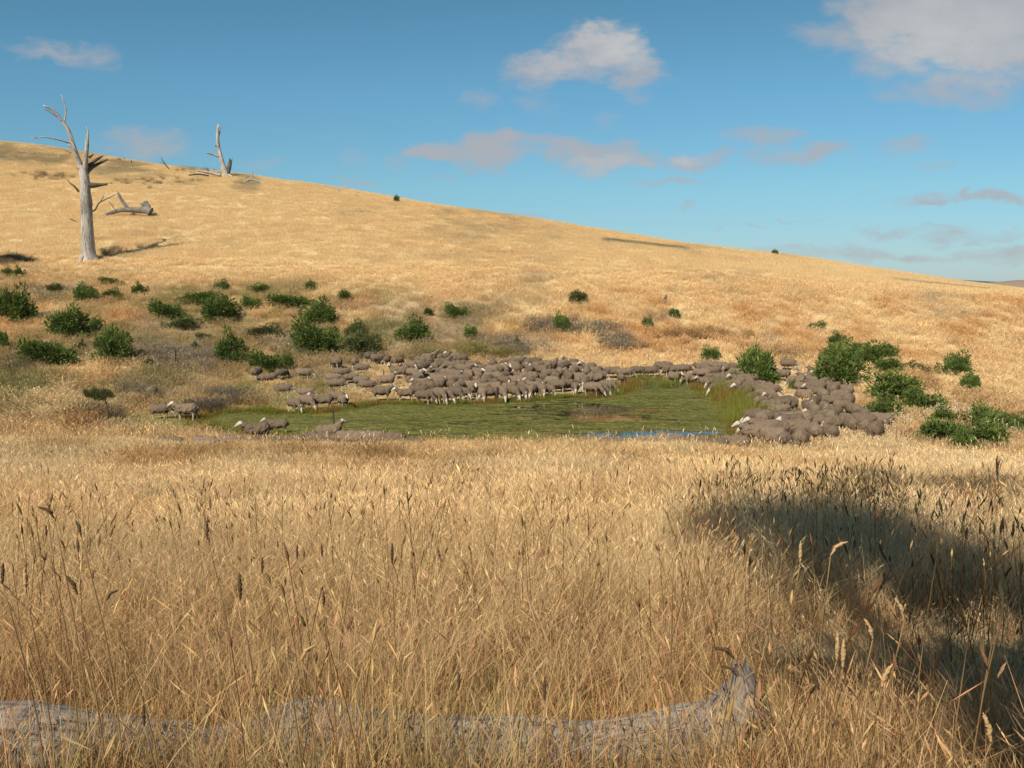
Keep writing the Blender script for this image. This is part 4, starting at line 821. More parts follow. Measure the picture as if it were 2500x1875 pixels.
# centre x, base y, width, height (pixels of the photograph), g = green gorse, o = dull olive scrub
BUSH = [
 (28, 787, 90, 92, 'g', 'large dark gorse cut by the left edge of the picture'), (6, 855, 36, 56, 'g', 'gorse showing only its right side at the left edge, below the large one'),
 (15, 675, 34, 16, 'g', 'low gorse at the left edge above the large dark one'), (46, 680, 26, 26, 'g', 'little upright gorse beside the low one at the left edge'),
 (152, 822, 100, 76, 'g', 'rounded gorse with small one on its right, left slope'), (232, 808, 42, 34, 'g', 'small gorse touching the rounded left-slope gorse'),
 (106, 893, 106, 78, 'g', 'dark-based gorse lowest on the left slope'), (274, 888, 84, 82, 'g', 'upright loose gorse right of the dark-based one'), (196, 862, 26, 26, 'o', 'tiny olive shrub between the dark-based and upright gorse'),
 (212, 738, 58, 46, 'g', 'left half of the spreading gorse pair high on the left slope'), (272, 733, 46, 27, 'g', 'right half of the spreading gorse pair high on the left slope'), (268, 697, 46, 22, 'g', 'flat sprig of gorse above the spreading pair'),
 (130, 716, 52, 20, 'o', 'faint olive scrub left of the spreading pair'), (340, 722, 38, 28, 'g', 'wispy small gorse alone, right of the spreading pair'),
 (403, 777, 74, 42, 'g', 'domed gorse at the left of the wide central cluster'), (445, 800, 80, 26, 'o', 'greyish low scrub under the domed gorse'),
 (478, 742, 78, 34, 'g', 'ragged gorse behind the bright round one'), (527, 785, 106, 60, 'g', 'bright round gorse, biggest of the upper left cluster'), (540, 712, 42, 24, 'g', 'small tufted gorse highest above the bright round one'),
 (615, 753, 48, 30, 'g', 'sloping small gorse between two clusters'), (637, 716, 62, 22, 'g', 'thin flat gorse above the sloping small one'), (708, 750, 96, 36, 'g', 'wide low gorse leading into the tall dark pair'),
 (757, 713, 28, 24, 'g', 'isolated little gorse ball above the tall dark pair'), (775, 792, 82, 58, 'g', 'upper gorse of the tall dark pair'), (770, 860, 112, 86, 'g', 'lower and largest gorse of the tall dark pair'),
 (650, 826, 96, 32, 'o', 'hazy olive scrub left of the tall dark pair'), (500, 833, 38, 20, 'o', 'olive scrub below the bright round gorse'), (474, 862, 20, 22, 'o', 'tiny dark shrub on the grey bank'),
 (560, 888, 78, 76, 'g', 'gorse leaning over the upper left sheep, left part'), (648, 906, 78, 50, 'g', 'gorse leaning over the upper left sheep, middle part'), (702, 902, 30, 42, 'g', 'upright gorse spike ending the one over the upper left sheep'),
 (362, 902, 30, 28, 'o', 'dark little shrub on the grey bank left of the pond'), (842, 736, 36, 24, 'g', 'small gorse alone on the slope past the isolated ball'), (1008, 836, 86, 58, 'g', 'oval gorse above the group of rumps, slope centre left'),
 (1115, 776, 54, 34, 'g', 'gorse with pale tips uphill of the oval one'), (1150, 828, 40, 32, 'g', 'greyish little gorse right of the oval one'), (1046, 772, 24, 22, 'o', 'faint olive shrub between oval and pale-tipped gorse'),
 (885, 872, 86, 58, 'o', 'loose olive-green gorse above the sheep in yellow grass'), (868, 822, 54, 36, 'o', 'thin olive scrub crowning the loose olive-green gorse'),
 (1374, 809, 42, 44, 'g', 'lone round gorse in the middle of the slope'), (1580, 804, 28, 32, 'g', 'lone small upright gorse mirrored in the pond'), (1648, 774, 34, 22, 'g', 'tiny gorse uphill right of the mirrored one'), (1412, 742, 52, 28, 'o', 'dull brownish-green scrub in the middle of the hill'),
 (1262, 850, 16, 24, 'o', 'thin green sprig on the bank above the flock'), (1995, 807, 42, 20, 'g', 'flat bright gorse alone on the right slope'), (1737, 884, 48, 38, 'g', 'small loose gorse left of the big ragged one'),
 (1856, 937, 112, 106, 'g', 'big ragged gorse standing among the sheep'), (2048, 944, 122, 82, 'g', 'neat dome of gorse with dry flowers at its foot'),
 (2045, 846, 50, 30, 'g', 'upper left tip of the long gorse bank behind the dome'), (2062, 884, 96, 54, 'g', 'left section of the long gorse bank behind the dome'), (2125, 892, 92, 58, 'g', 'middle section of the long gorse bank behind the dome'), (2165, 915, 78, 48, 'g', 'lower right section of the long gorse bank behind the dome'), (2162, 880, 62, 36, 'g', 'upper right section of the long gorse bank behind the dome'),
 (2225, 905, 48, 18, 'o', 'low olive scrub trailing right from the long gorse bank'), (2260, 914, 26, 20, 'o', 'single olive sprig beyond the long gorse bank'),
 (2338, 915, 76, 56, 'g', 'upper part of the slanting gorse alone on the right'), (2375, 957, 58, 52, 'g', 'lower part of the slanting gorse alone on the right'),
 (2190, 985, 136, 72, 'g', 'wide crown of the diagonal gorse right of the flock'), (2160, 1025, 96, 56, 'g', 'gorse dome touching the flock\'s right edge'), (2262, 1010, 96, 62, 'g', 'middle of the diagonal gorse right of the flock'), (2305, 1046, 84, 52, 'g', 'lower end of the diagonal gorse right of the flock'),
 (2310, 1090, 140, 78, 'g', 'broad low gorse nearest to the straw on the right'), (2418, 1102, 112, 66, 'g', 'trailing gorse right of the broad low one'), (2352, 1118, 76, 62, 'g', 'gorse clump lowest of all on the right'),
 (2430, 1055, 112, 62, 'g', 'brownish-edged gorse near the right border'), (2485, 1062, 58, 52, 'g', 'gorse cut by the right border'), (1935, 952, 22, 24, 'g', 'small green sprig among the sheep right of the big ragged gorse'),
]
for i, (px, py, w, h, kind, lab) in enumerate(BUSH):
    p = ground_at(px, py); me, st = (BG if kind == 'g' else BO)[i % 5]; wm_ = w / F * p.y / 2 / .78; hm = (max(h / F * p.y, .3) + .16) / 1.22
    t = empty('gorse_bush', (p.x, p.y + wm_ * .2, p.z), lab, 'bush', 'gorse bushes on the slope', rr.uniform(0, 6.28)); t.scale = (wm_, wm_ * .85, hm)
    o = link('foliage', me, t); o.color = (1, 1, 1, 1); link('stem', st, t)
# pale dry flower heads around the right-hand gorse
g = np.random.default_rng(9); V, Fc = [], []
for (px, py, sx, sy, n) in [(2065, 930, 55, 16, 90), (2160, 968, 60, 14, 110), (2275, 1010, 60, 22, 150), (2330, 1020, 60, 30, 110), (2190, 1040, 40, 22, 70), (2420, 1050, 50, 20, 60)]:
    for k in range(n):
        d = ground_at(px + g.normal(0, sx * .5), py + g.normal(0, sy * .6)) if k % 3 == 0 else d + Vector((g.normal(0, .25), g.normal(0, .3), 0)); r = g.uniform(.025, .05); c = Vector((d.x, d.y - .8, tz(d.x, d.y - .8) + g.uniform(.35, .8))); b_ = len(V)
        V += [tuple(c + Vector(q) * r) for q in ((1, 0, 0), (-1, 0, 0), (0, 1, 0), (0, -1, 0), (0, 0, 1), (0, 0, -1))]; Fc += [(b_ + a, b_ + b2, b_ + c2) for a, b2, c2 in ((0, 2, 4), (2, 1, 4), (1, 3, 4), (3, 0, 4), (2, 0, 5), (1, 2, 5), (3, 1, 5), (0, 3, 5))]
        V += [tuple(c + Vector((.008, 0, 0))), tuple(c - Vector((.008, 0, 0))), (c.x, c.y, tz(c.x, c.y))]; Fc.append((b_ + 6, b_ + 7, b_ + 8))
M_FLOWER = mat_plain('dry_thistle_head', (.55, .45, .30), .9, .2, 30)
tag(link('dry_thistle_heads', pymesh('dry_thistle_heads', V, Fc), None, M_FLOWER), 'pale dry thistle heads scattered round the right-hand gorse', kind='stuff')
# grey and brown scrubby tussocks
c9 = make_tufts('scrub_tuft', [tuft_mesh('scrub_tuft', 110, .35, .30, .85, .014, .5, .3, 3, .2, 1.4, 350 + k, .2) for k in range(5)], M_GRASS)
sx_, sy_, st_ = [], [], []
for (px, py, dx, dy_, n, colr) in [(470, 880, 100, 30, 170, MAUVE * .85), (330, 870, 60, 30, 50, GREY * .8), (700, 840, 90, 25, 70, MAUVE), (1250, 850, 70, 20, 60, MAUVE * .85), (1340, 800, 60, 18, 50, MAUVE * .8), (1440, 808, 70, 16, 60, MAUVE * .75), (1510, 840, 50, 20, 45, MAUVE * .85),
        (100, 720, 100, 20, 40, GREY * .8), (40, 960, 60, 40, 60, np.array([.20, .19, .08])), (195, 1035, 40, 30, 30, RUST * 1.1), (250, 1020, 60, 20, 40, GREY * .6), (30, 900, 60, 20, 30, GREY * .5), (1150, 860, 40, 14, 20, np.array([.2, .19, .06])), (1060, 870, 60, 10, 30, np.array([.22, .2, .07])), (1230, 870, 40, 8, 20, np.array([.2, .18, .06])),
        (1700, 820, 120, 14, 50, ORANGE * .8), (1880, 870, 90, 18, 45, ORANGE * .8), (2230, 940, 60, 30, 60, ORANGE * .9), (2380, 990, 100, 30, 60, ORANGE * .9), (370, 445, 110, 12, 26, GREY * .9), (130, 430, 70, 10, 30, GREY * .85), (480, 415, 60, 8, 20, GREY * .9), (20, 640, 50, 12, 40, GREY * .6), (280, 615, 40, 8, 12, GREY * .5),  # grey clump at the left edge deepens the small gum's shade by colour
        (120, 1000, 130, 50, 150, STRAW * .8), (90, 930, 90, 30, 60, np.array([.27, .24, .11])), (340, 930, 90, 30, 60, np.array([.30, .25, .12])), (330, 970, 70, 30, 60, GREY * .7), (560, 975, 60, 12, 40, MAUVE * .6), (500, 1000, 50, 12, 26, MAUVE * .5)]:
    for k in range(n):
        p = ground_at(px + g.normal(0, dx * .5), py + g.normal(0, dy_ * .5)); sx_.append(p.x); sy_.append(p.y); st_.append(colr * g.uniform(.75, 1.25))
sx_, sy_, st_ = np.array(sx_), np.array(sy_), np.array(st_); k = sdist(sx_, sy_) > .5; sx_, sy_, st_ = sx_[k], sy_[k], st_[k]
scatter('dry_scrub', sx_, sy_, np.stack([.9 + .6 * rng.random(len(sx_))] * 2 + [.55 + .5 * rng.random(len(sx_))], 1), st_, c9, 5, 'grey and rusty dry scrub in patches on banks and hill')

# brown tussocks along the brow
bx_, by_, bt_ = [], [], []
for (px, py, dx, dy_, n, colr) in [(480, 1150, 120, 16, 16, ORANGE * .75), (700, 1140, 150, 14, 22, ORANGE * .7), (920, 1150, 90, 16, 16, ORANGE * .62), (360, 1160, 60, 20, 8, RUST * 1.7), (1190, 1165, 60, 14, 8, ORANGE * .8), (150, 1130, 120, 20, 14, ORANGE * .85), (1540, 1180, 40, 14, 7, ORANGE * .7), (1000, 1210, 200, 20, 10, ORANGE * .8)]:
    for k in range(n):
        p = ground_at(px + g.normal(0, dx * .5), py + g.normal(0, dy_ * .5)); bx_.append(p.x); by_.append(p.y); bt_.append(colr * g.uniform(.8, 1.2))
c9b = make_tufts('brow_tussock', [tuft_mesh('brow_tussock', 240, .40, .45, .95, .0065, .38, .35, 4, .2, 1.3, 370 + k, .12) for k in range(4)], M_GRASS)
scatter('brown_tussocks', np.array(bx_), np.array(by_), np.stack([.9 + .5 * rng.random(len(bx_))] * 2 + [.7 + .35 * rng.random(len(bx_))], 1), np.array(bt_), c9b, 4, 'brown tussocks of coarse grass along the brow above the pond')

# ------------------------------------------------------------------ dead timber
def tube(name, pts, mat, parent=None, seg=12, rough=.10, jag=.35, seed=0, sub=4, flute=0.0):
    """a limb through (point, radius) pairs with splintered end"""
    g = np.random.default_rng(seed); P = [Vector(p) for p, r in pts]; Rr = [r for p, r in pts]; Q, RQ = [], []
    for i in range(len(P) - 1):
        p0 = P[max(i - 1, 0)]; p1 = P[i]; p2 = P[i + 1]; p3 = P[min(i + 2, len(P) - 1)]
        for k in range(sub):
            t = k / sub; Q.append(.5 * ((2 * p1) + (p2 - p0) * t + (2 * p0 - 5 * p1 + 4 * p2 - p3) * t * t + (3 * p1 - p0 - 3 * p2 + p3) * t ** 3)); RQ.append(Rr[i] * (1 - t) + Rr[i + 1] * t)
    Q.append(P[-1]); RQ.append(Rr[-1]); V, Fc, U = [], [], []; nrm = (Q[1] - Q[0]).orthogonal().normalized(); ln = 0; ph = g.random(8) * 6.28
    for i, q in enumerate(Q):
        tan = (Q[min(i + 1, len(Q) - 1)] - Q[max(i - 1, 0)]).normalized(); nrm = (nrm - tan * nrm.dot(tan)).normalized(); bn = tan.cross(nrm); ln += (q - Q[i - 1]).length if i else 0
        for k in range(seg):
            a0 = 6.2832 * k / seg; lump = 1 + flute * math.sin(3 * a0 + ph[0]) + flute * .6 * math.sin(5 * a0 + ph[1] + i * .1) + rough * (g.random() - .5); r = RQ[i] * lump
            ex = tan * (jag * RQ[i] * g.uniform(-.4, 2.2)) if i == len(Q) - 1 else Vector()
            V.append(tuple(q + (nrm * math.cos(a0) + bn * math.sin(a0)) * r + ex)); U.append((k / seg * 6.2832 * RQ[0], ln))
    for i in range(len(Q) - 1):
        for k in range(seg): Fc.append((i * seg + k, i * seg + (k + 1) % seg, (i + 1) * seg + (k + 1) % seg, (i + 1) * seg + k))
    c = len(V); V.append(tuple(Q[-1] - (Q[-1] - Q[-2]).normalized() * RQ[-1] * .6)); U.append((0, ln)); b_ = (len(Q) - 1) * seg
    for k in range(seg): Fc.append((b_ + k, b_ + (k + 1) % seg, c))
    c = len(V); V.append(tuple(Q[0])); U.append((0, 0))
    for k in range(seg): Fc.append(((k + 1) % seg, k, c))
    me = pymesh(name, V, Fc, True); ul = me.uv_layers.new(name='UVMap'); lv = np.zeros(len(me.loops), np.int32); me.loops.foreach_get('vertex_index', lv); ul.data.foreach_set('uv', np.array(U, np.float32)[lv].ravel())
    return link(name, me, parent, mat)
class Timber:
    """limbs given in the photograph's directions at the thing's own distance, rooted on the ground"""
    def __init__(s, name, px, py, Y, label, cat, group=None, mat=None):
        d = ray(px, py); s.Y = Y; s.o = Vector((d.x / d.y * Y, Y, tz(d.x / d.y * Y, Y))); s.lift = s.o.z - d.z / d.y * Y; s.mat = mat or M_DEAD; s.k = int(px)
        s.e = empty(name, s.o, label, cat, group)
    def pt(s, px, py, dy=0): d = ray(px, py); Y = s.Y; return Vector((d.x / d.y * Y, Y + dy, d.z / d.y * Y + s.lift)) - s.o
    def limb(s, name, lst, mat=None, **kw):
        s.k += 1; return tube(name, [(s.pt(q[0], q[1], q[3] if len(q) > 3 else 0), q[2] / F * s.Y) for q in lst], mat or s.mat, s.e, seed=s.k, **kw)
# big standing dead gum (zoom: x = 90 + X / 3.858, y = 220 + Y / 3.858)
def Z(X, Y_, w, dy=0): return (90 + X / 3.858, 220 + Y_ / 3.858, w / 3.858 / 2 * .88, dy)
YB = ground_at(220, 636).y; T = Timber('dead_tree', 220, 636, YB, 'tall bleached dead tree standing alone on the left slope', 'dead tree', 'standing dead trees')
T.limb('trunk', [Z(496, 1640, 180), Z(488, 1590, 156), Z(480, 1500, 138), Z(472, 1350, 128), Z(465, 1150, 116), Z(455, 980, 106), Z(450, 860, 98), Z(443, 780, 92), Z(440, 715, 96)], seg=20, flute=.05, rough=.05, jag=.5)
T.limb('root', [Z(515, 1540, 80), Z(555, 1595, 50), Z(605, 1638, 26)], seg=8)
T.limb('root', [Z(460, 1560, 60, -.6), Z(438, 1605, 40, -.8), Z(428, 1640, 26, -1)], seg=8)
T.limb('branch', [Z(420, 740, 66), Z(395, 690, 54, .3), Z(355, 610, 52, .5), Z(318, 510, 46, .6), Z(285, 400, 40, .6), Z(250, 325, 34, .5), Z(205, 260, 30, .3), Z(150, 190, 26, 0), Z(85, 155, 16, -.4)], seg=12, jag=1.0)
T.limb('branch', [Z(238, 300, 20, .5), Z(246, 240, 18, .6), Z(236, 160, 14, .9), Z(205, 80, 13, 1.1), Z(190, 40, 8, 1.2), Z(168, 20, 4, 1.3)], seg=7)
T.limb('branch', [Z(205, 255, 18, .3), Z(170, 240, 12, 0), Z(130, 205, 10, -.4), Z(98, 190, 6, -.7)], seg=7)
T.limb('branch', [Z(300, 500, 20, .5), Z(250, 482, 16, -.3), Z(190, 470, 14, -1), Z(135, 465, 12, -1.6), Z(85, 478, 9, -2), Z(45, 490, 5, -2.3)], seg=7)
T.limb('branch', [Z(100, 474, 7, -1.9), Z(65, 470, 6, -2.2), Z(38, 468, 3, -2.4)], seg=6)
T.limb('branch', [Z(430, 740, 50), Z(405, 640, 40, -.5), Z(375, 570, 30, -.8), Z(350, 530, 18, -1)], seg=10, jag=1.2, mat=M_DEAD)
T.limb('branch', [Z(450, 760, 72), Z(470, 700, 52, -.3), Z(485, 600, 44, -.5), Z(496, 510, 40, -.6), Z(500, 440, 28, -.6), Z(506, 400, 16, -.6), Z(490, 352, 5, -.6)], seg=10, jag=1.5)
T.limb('broken_branch', [Z(470, 770, 60), Z(510, 720, 40, .4), Z(565, 680, 30, .8), Z(622, 648, 16, 1.0)], mat=M_DEADDARK, seg=8, jag=1.5)
T.limb('broken_branch', [Z(480, 710, 44, .2), Z(515, 660, 36, .8), Z(545, 630, 28, 1.1), Z(572, 608, 12, 1.3)], mat=M_DEADDARK, seg=8, jag=1.5)
T.limb('broken_branch', [Z(500, 640, 26, -.3), Z(520, 625, 20, -.2), Z(530, 608, 8, 0)], mat=M_DEADDARK, seg=6, jag=1.5)
T.limb('broken_branch', [Z(470, 900, 66), Z(520, 895, 56, .3), Z(575, 890, 36, .5), Z(632, 882, 22, .6)], mat=M_DEADDARK, seg=9, jag=.8)
T.limb('broken_branch', [Z(405, 960, 26, -.3), Z(380, 915, 20, -.6), Z(345, 885, 12, -.8), Z(322, 850, 5, -.9)], mat=M_DEADDARK, seg=6)
T.limb('branch', [Z(505, 1140, 22), Z(560, 1130, 18, -.3), Z(600, 1070, 14, -.5), Z(640, 1050, 11, -.6), Z(700, 1020, 10, -.6), Z(760, 990, 7, -.5)], mat=M_DEADDARK, seg=6)
T.limb('branch', [Z(615, 1060, 10, -.5), Z(635, 1020, 8, -.4), Z(645, 985, 4, -.3)], mat=M_DEADDARK, seg=5)
T.limb('branch', [Z(508, 1100, 16), Z(535, 1080, 14, -.4), Z(532, 1010, 12, -.6), Z(522, 950, 5, -.7)], mat=M_DEADDARK, seg=6)
T.limb('branch', [Z(305, 590, 10, .5), Z(280, 575, 8, .2), Z(255, 555, 4, 0)], seg=5)
# fallen trunk behind it
YF = ground_at(300, 528).y; T = Timber('fallen_tree', 300, 530, YF, 'grey fallen trunk with a raised broken limb behind the tall dead tree', 'fallen tree', 'fallen dead timber', M_DEADMID)
T.limb('trunk', [Z(1075, 1155, 96), Z(1040, 1140, 76), Z(960, 1140, 60), Z(880, 1135, 54), Z(780, 1140, 48), Z(690, 1170, 36), Z(610, 1200, 24), Z(548, 1235, 12)], seg=14, jag=.5, flute=.05)
T.limb('root_plate', [Z(1030, 1150, 80, .6), Z(1010, 1110, 86, .9), Z(992, 1080, 76, 1.1)], seg=12, jag=.3, flute=.12)
T.limb('branch', [Z(860, 1130, 46), Z(825, 1080, 36), Z(790, 1030, 32), Z(768, 985, 28), Z(762, 972, 14)], seg=9, jag=.8)
T.limb('branch', [Z(745, 1130, 12, -.6), Z(725, 1090, 9, -.8), Z(702, 1062, 5, -1)], seg=6)
T.limb('branch', [Z(690, 1170, 14, -.6), Z(680, 1200, 10, -1), Z(665, 1215, 6, -1.2)], seg=6, mat=M_DEADDARK)
T = Timber('broken_limb', 180, 543, ground_at(180, 543).y, 'small dark snapped limb in the grass left of the fallen trunk', 'branch', 'fallen dead timber', M_DEADDARK)
T.limb('limb', [Z(310, 1212, 10), Z(365, 1235, 14), Z(380, 1245, 8)], seg=6)
# second dead tree on the crest (zoom x = X / 2.765, y = 150 + Y / 2.765)
def Y2(X, Y_, w, dy=0): return (X / 2.765, 150 + Y_ / 2.765, w / 2.765 / 2 * (.8 if w > 13 else 1.0), dy)
YC = 181.0; T = Timber('dead_tree', 551, 423, YC, 'slender bleached dead tree with split base on the hill crest', 'dead tree', 'standing dead trees')
T.limb('trunk', [Y2(1522, 765, 70), Y2(1520, 730, 52), Y2(1502, 670, 36), Y2(1485, 600, 30), Y2(1472, 540, 28), Y2(1468, 470, 26), Y2(1470, 425, 14)], seg=12, jag=2.5, flute=.06)
T.limb('branch', [Y2(1485, 625, 22), Y2(1450, 612, 18, -.5), Y2(1408, 600, 12, -1)], seg=8)
T.limb('branch', [Y2(1474, 480, 12, .2), Y2(1484, 440, 9, .3), Y2(1486, 410, 5, .3)], seg=6)
T.limb('branch', [Y2(1462, 555, 10), Y2(1450, 545, 6, -.4)], seg=5)
T.limb('broken_stub', [Y2(1530, 740, 46), Y2(1542, 700, 38, .3), Y2(1550, 655, 28, .4)], seg=9, mat=M_DEADDARK, jag=1.6)
T.limb('root', [Y2(1535, 745, 26), Y2(1560, 752, 14, -.5), Y2(1580, 762, 8, -.8)], seg=6)
T = Timber('fallen_tree', 507, 423, 178, 'jumble of grey fallen limbs left of the crest dead tree', 'fallen tree', 'fallen dead timber')
T.limb('trunk', [Y2(1490, 745, 26), Y2(1440, 732, 26), Y2(1390, 722, 22), Y2(1330, 712, 12)], seg=8)
T.limb('branch', [Y2(1420, 730, 14), Y2(1400, 705, 10), Y2(1392, 700, 5)], seg=6, mat=M_DEADDARK)
T.limb('branch', [Y2(1420, 750, 14, -1), Y2(1360, 742, 14, -1.4), Y2(1300, 752, 8, -2)], seg=6, mat=M_DEADDARK)
T.limb('branch', [Y2(1345, 760, 12, -1), Y2(1325, 735, 10, -1), Y2(1318, 708, 5, -1)], seg=6)
T = Timber('fallen_tree', 620, 426, 175, 'forked pale fallen branch lying right of the crest dead tree', 'fallen tree', 'fallen dead timber')
T.limb('trunk', [Y2(1615, 768, 18), Y2(1655, 752, 20), Y2(1690, 738, 16), Y2(1735, 748, 14), Y2(1790, 775, 10), Y2(1850, 800, 8), Y2(1930, 812, 4)], seg=8)
T.limb('branch', [Y2(1690, 740, 12), Y2(1702, 710, 9), Y2(1700, 682, 5)], seg=6)
T.limb('branch', [Y2(1660, 752, 12, -.5), Y2(1640, 770, 10, -1), Y2(1620, 775, 6, -1.5)], seg=6)
T = Timber('dead_sapling', 414, 402, 184, 'thin forked dead twig poking above the hill crest', 'dead sapling', None, M_DEADDARK)
T.limb('stem', [Y2(1148, 700, 9), Y2(1125, 670, 8), Y2(1095, 630, 6), Y2(1088, 612, 3)], seg=5)
T.limb('branch', [Y2(1118, 662, 6), Y2(1098, 652, 5), Y2(1078, 645, 3)], seg=5)
T = Timber('tree_stump', 823, 442, 176, 'small whitish splintered stump on the skyline', 'stump')
T.limb('trunk', [(824, 445, 3), (822, 437, 2.5), (819, 431, 1.5)], seg=7, jag=1.5); T.limb('branch', [(823, 440, 1.6), (828, 437, 1), (831, 434, .6)], seg=5)
T = Timber('tree_stump', 1623, 741, ground_at(1623, 741).y, 'pointed dark little stump on the open hill above the tiny gorse', 'stump', None, M_DEADDARK)
T.limb('trunk', [(1620, 745, 6), (1622, 735, 4.5), (1627, 722, 1.6)], seg=7, jag=1.2); T.limb('root', [(1622, 742, 3), (1612, 744, 2), (1605, 747, 1)], seg=5)
# crest shrubs and posts
for (px, py, w, h, lab) in [(968, 473, 18, 16, 'dark small bush with a post, alone on the skyline left of centre'), (1892, 622, 20, 13, 'dark small bush on the skyline at the right')]:
    me, st = BG[2]; d = ray(px, py); Yc = 168 if px < 1500 else 148; t = empty('crest_bush', (d.x / d.y * Yc, Yc, tz(d.x / d.y * Yc, Yc) - .1), lab, 'bush'); t.scale = (w / F * Yc / 2, w / F * Yc / 2, h / F * Yc / 1.1); link('foliage', me, t); link('stem', st, t)
def rock(px, py, w, h, lab):
    p = ground_at(px, py, 60); b = bmesh.new(); bmesh.ops.create_icosphere(b, subdivisions=3, radius=1)
    for v_ in b.verts: n_ = 1 + .35 * (float(vnoise(np.array([v_.co.x * 1.7 + px]), np.array([v_.co.y * 1.7 + v_.co.z * 2]))[0]) - .5) * 2; v_.co = Vector((v_.co.x * w / F * p.y / 2 * n_, v_.co.y * w / F * p.y / 2 * n_, v_.co.z * h / F * p.y * .75 * n_))
    me = bpy.data.meshes.new('boulder'); b.to_mesh(me); b.free(); me.shade_smooth(); o = link('boulder', me, None, M_ROCK); o.location = p; tag(o, lab, 'boulder', 'dark boulders near the crest')
rock(289, 392, 11, 8, 'larger dark boulder near the crest, left of its pair'); rock(303, 390, 10, 6, 'lower dark boulder near the crest, right of its pair')
def post(px, py, topx, topy, r, lab, Y=None, cat='post', mat=None, name='fence_post'):
    T = Timber(name, px, py, Y or ground_at(px, py).y, lab, cat, 'old steel posts round the pond' if name == 'fence_post' else None, mat or M_POST)
    T.limb('shaft', [(px, py + 3, r), ((px + topx) / 2, (py + topy) / 2, r), (topx, topy, r * .9)], seg=6, jag=.3, rough=.03)
    if name == 'fence_post': T.limb('flange', [(px + r, py, r * .5), (topx + r, topy + 4, r * .5)], seg=4, jag=.1, rough=.02)
post(428, 897, 428, 853, 1.5, 'thin steel post on the grey bank left of the pond'); post(820, 1085, 812, 1004, 1.7, 'dark leaning steel post before the pond weed on the near bank', 45.5)
post(1212, 981, 1215, 946, 3.0, 'short thick dark post standing in the drinking row'); post(936, 930, 937, 903, 1.2, 'thin steel post in the yellow grass behind the flock'); post(320, 378, 320, 370, 1.2, 'tiny post on the left skyline', 190)
post(988, 962, 1006, 940, 2.4, 'dark slanting stake among the sheep at the left of the drinking row', None, 'stake', M_DEADDARK, 'stake')
post(1637, 973, 1645, 957, 1.3, 'pale slanting stick rising from the pond\'s far reeds', 59.5, 'stick', M_DEAD, 'stick')
# thin sapling left of the pond
T = Timber('wattle_sapling', 262, 1026, 50.0, 'thin olive sapling with flat crown left of the pond', 'sapling')
T.limb('trunk', [(262, 1028, 2.6), (263, 1000, 2.2), (260, 975, 2.0), (252, 950, 1.2)], mat=M_STEM, seg=6)
T.limb('branch', [(261, 975, .8), (245, 958, .7), (225, 945, .8)], mat=M_STEM, seg=5); T.limb('branch', [(260, 968, .8), (266, 952, .6), (268, 943, .4)], mat=M_STEM, seg=5)
for (px, py, w, h) in [(216, 955, 30, 20), (240, 962, 36, 30), (262, 955, 28, 22)]:
    c = T.pt(px, py); o = link('crown', BO[1][0], T.e); o.location = c; s_ = w / F * 50 / 2; o.scale = (s_, s_, h / F * 50 / .9)

# ------------------------------------------------------------------ near field details
# fallen log
e = empty('fallen_log', (LOG[5][0].x, LOG[5][0].y, tz(LOG[5][0].x, LOG[5][0].y)), 'silver-grey fallen log lying across the grass in front', 'log'); off = e.location
pts = [(p - off, r) for p, r in LOG]
tube('trunk', pts, M_LOG, e, seg=44, rough=.045, jag=.2, seed=3, sub=9, flute=.07)
def LP(px, py, yl): d = ray(px, py); return Vector((d.x / d.y * yl, yl, d.z / d.y * yl)) - off
tube('root_flare', [(LP(1740, 1800, 4.35), .13), (LP(1795, 1730, 4.32), .11), (LP(1812, 1675, 4.3), .075), (LP(1808, 1640, 4.28), .035)], M_LOG, e, seg=16, rough=.12, jag=.8, seed=8, sub=5, flute=.12)
tube('root_flare', [(LP(1770, 1780, 4.4), .12), (LP(1850, 1790, 4.42), .09), (LP(1890, 1830, 4.45), .05)], M_LOG, e, seg=12, rough=.12, jag=.5, seed=9, sub=5, flute=.1)
tube('branch_stub', [(LP(790, 1770, 4.5), .06), (LP(770, 1735, 4.48), .05), (LP(760, 1722, 4.46), .03)], M_LOG, e, seg=9, rough=.1, jag=.6, seed=10)
# tall seed-headed stalks one can pick out
M_SEED_T = mat_plain('tan_seed_head', (.42, .27, .13), .9, .35, 120, .004); M_SEED_D = mat_plain('dark_seed_head', (.085, .052, .028), .9, .35, 120, .004); M_STALK = mat_plain('brown_stalk', (.22, .14, .065), .8, .3, 30)  # dark heads have the tree's shade in their colour, tan ones are lit
def stalk(px, py, bx, Y, l, dark, lab, bend=0.0, lean=0.0):
    d = ray(px, py); top = Vector((d.x / d.y * Y, Y, d.z / d.y * Y)); X0 = (bx - CX) / F * Y; g0 = Vector((X0, Y + lean, tz(X0, Y + lean)))
    e = empty('seed_stalk', g0, lab, 'grass stalk', 'tall seed-headed stalks in the near field'); top = top - g0; mid = Vector((top.x * .25, top.y * .3, top.z * .55)); hl = l / F * Y
    q = top - Vector((bend * hl * .8, 0, hl * (.95 - .5 * abs(bend)))); tube('stem', [(Vector((0, 0, -.02)), .003), (mid, .0026), (q, .0018)], M_STALK, e, seg=5, rough=.05, jag=.1, seed=int(px), sub=3)
    w = hl * .062; m = M_SEED_D if dark else M_SEED_T; c = q.lerp(top, .5) + Vector((-bend * hl * .12, 0, hl * .12 * abs(bend)))
    tube('seed_head', [(q, w * .35), (q.lerp(c, .6), w), (c, w * 1.1), (c.lerp(top, .6), w * .85), (top, w * .2)], m, e, seg=8, rough=1.0, jag=.2, seed=int(px) + 5, sub=5)
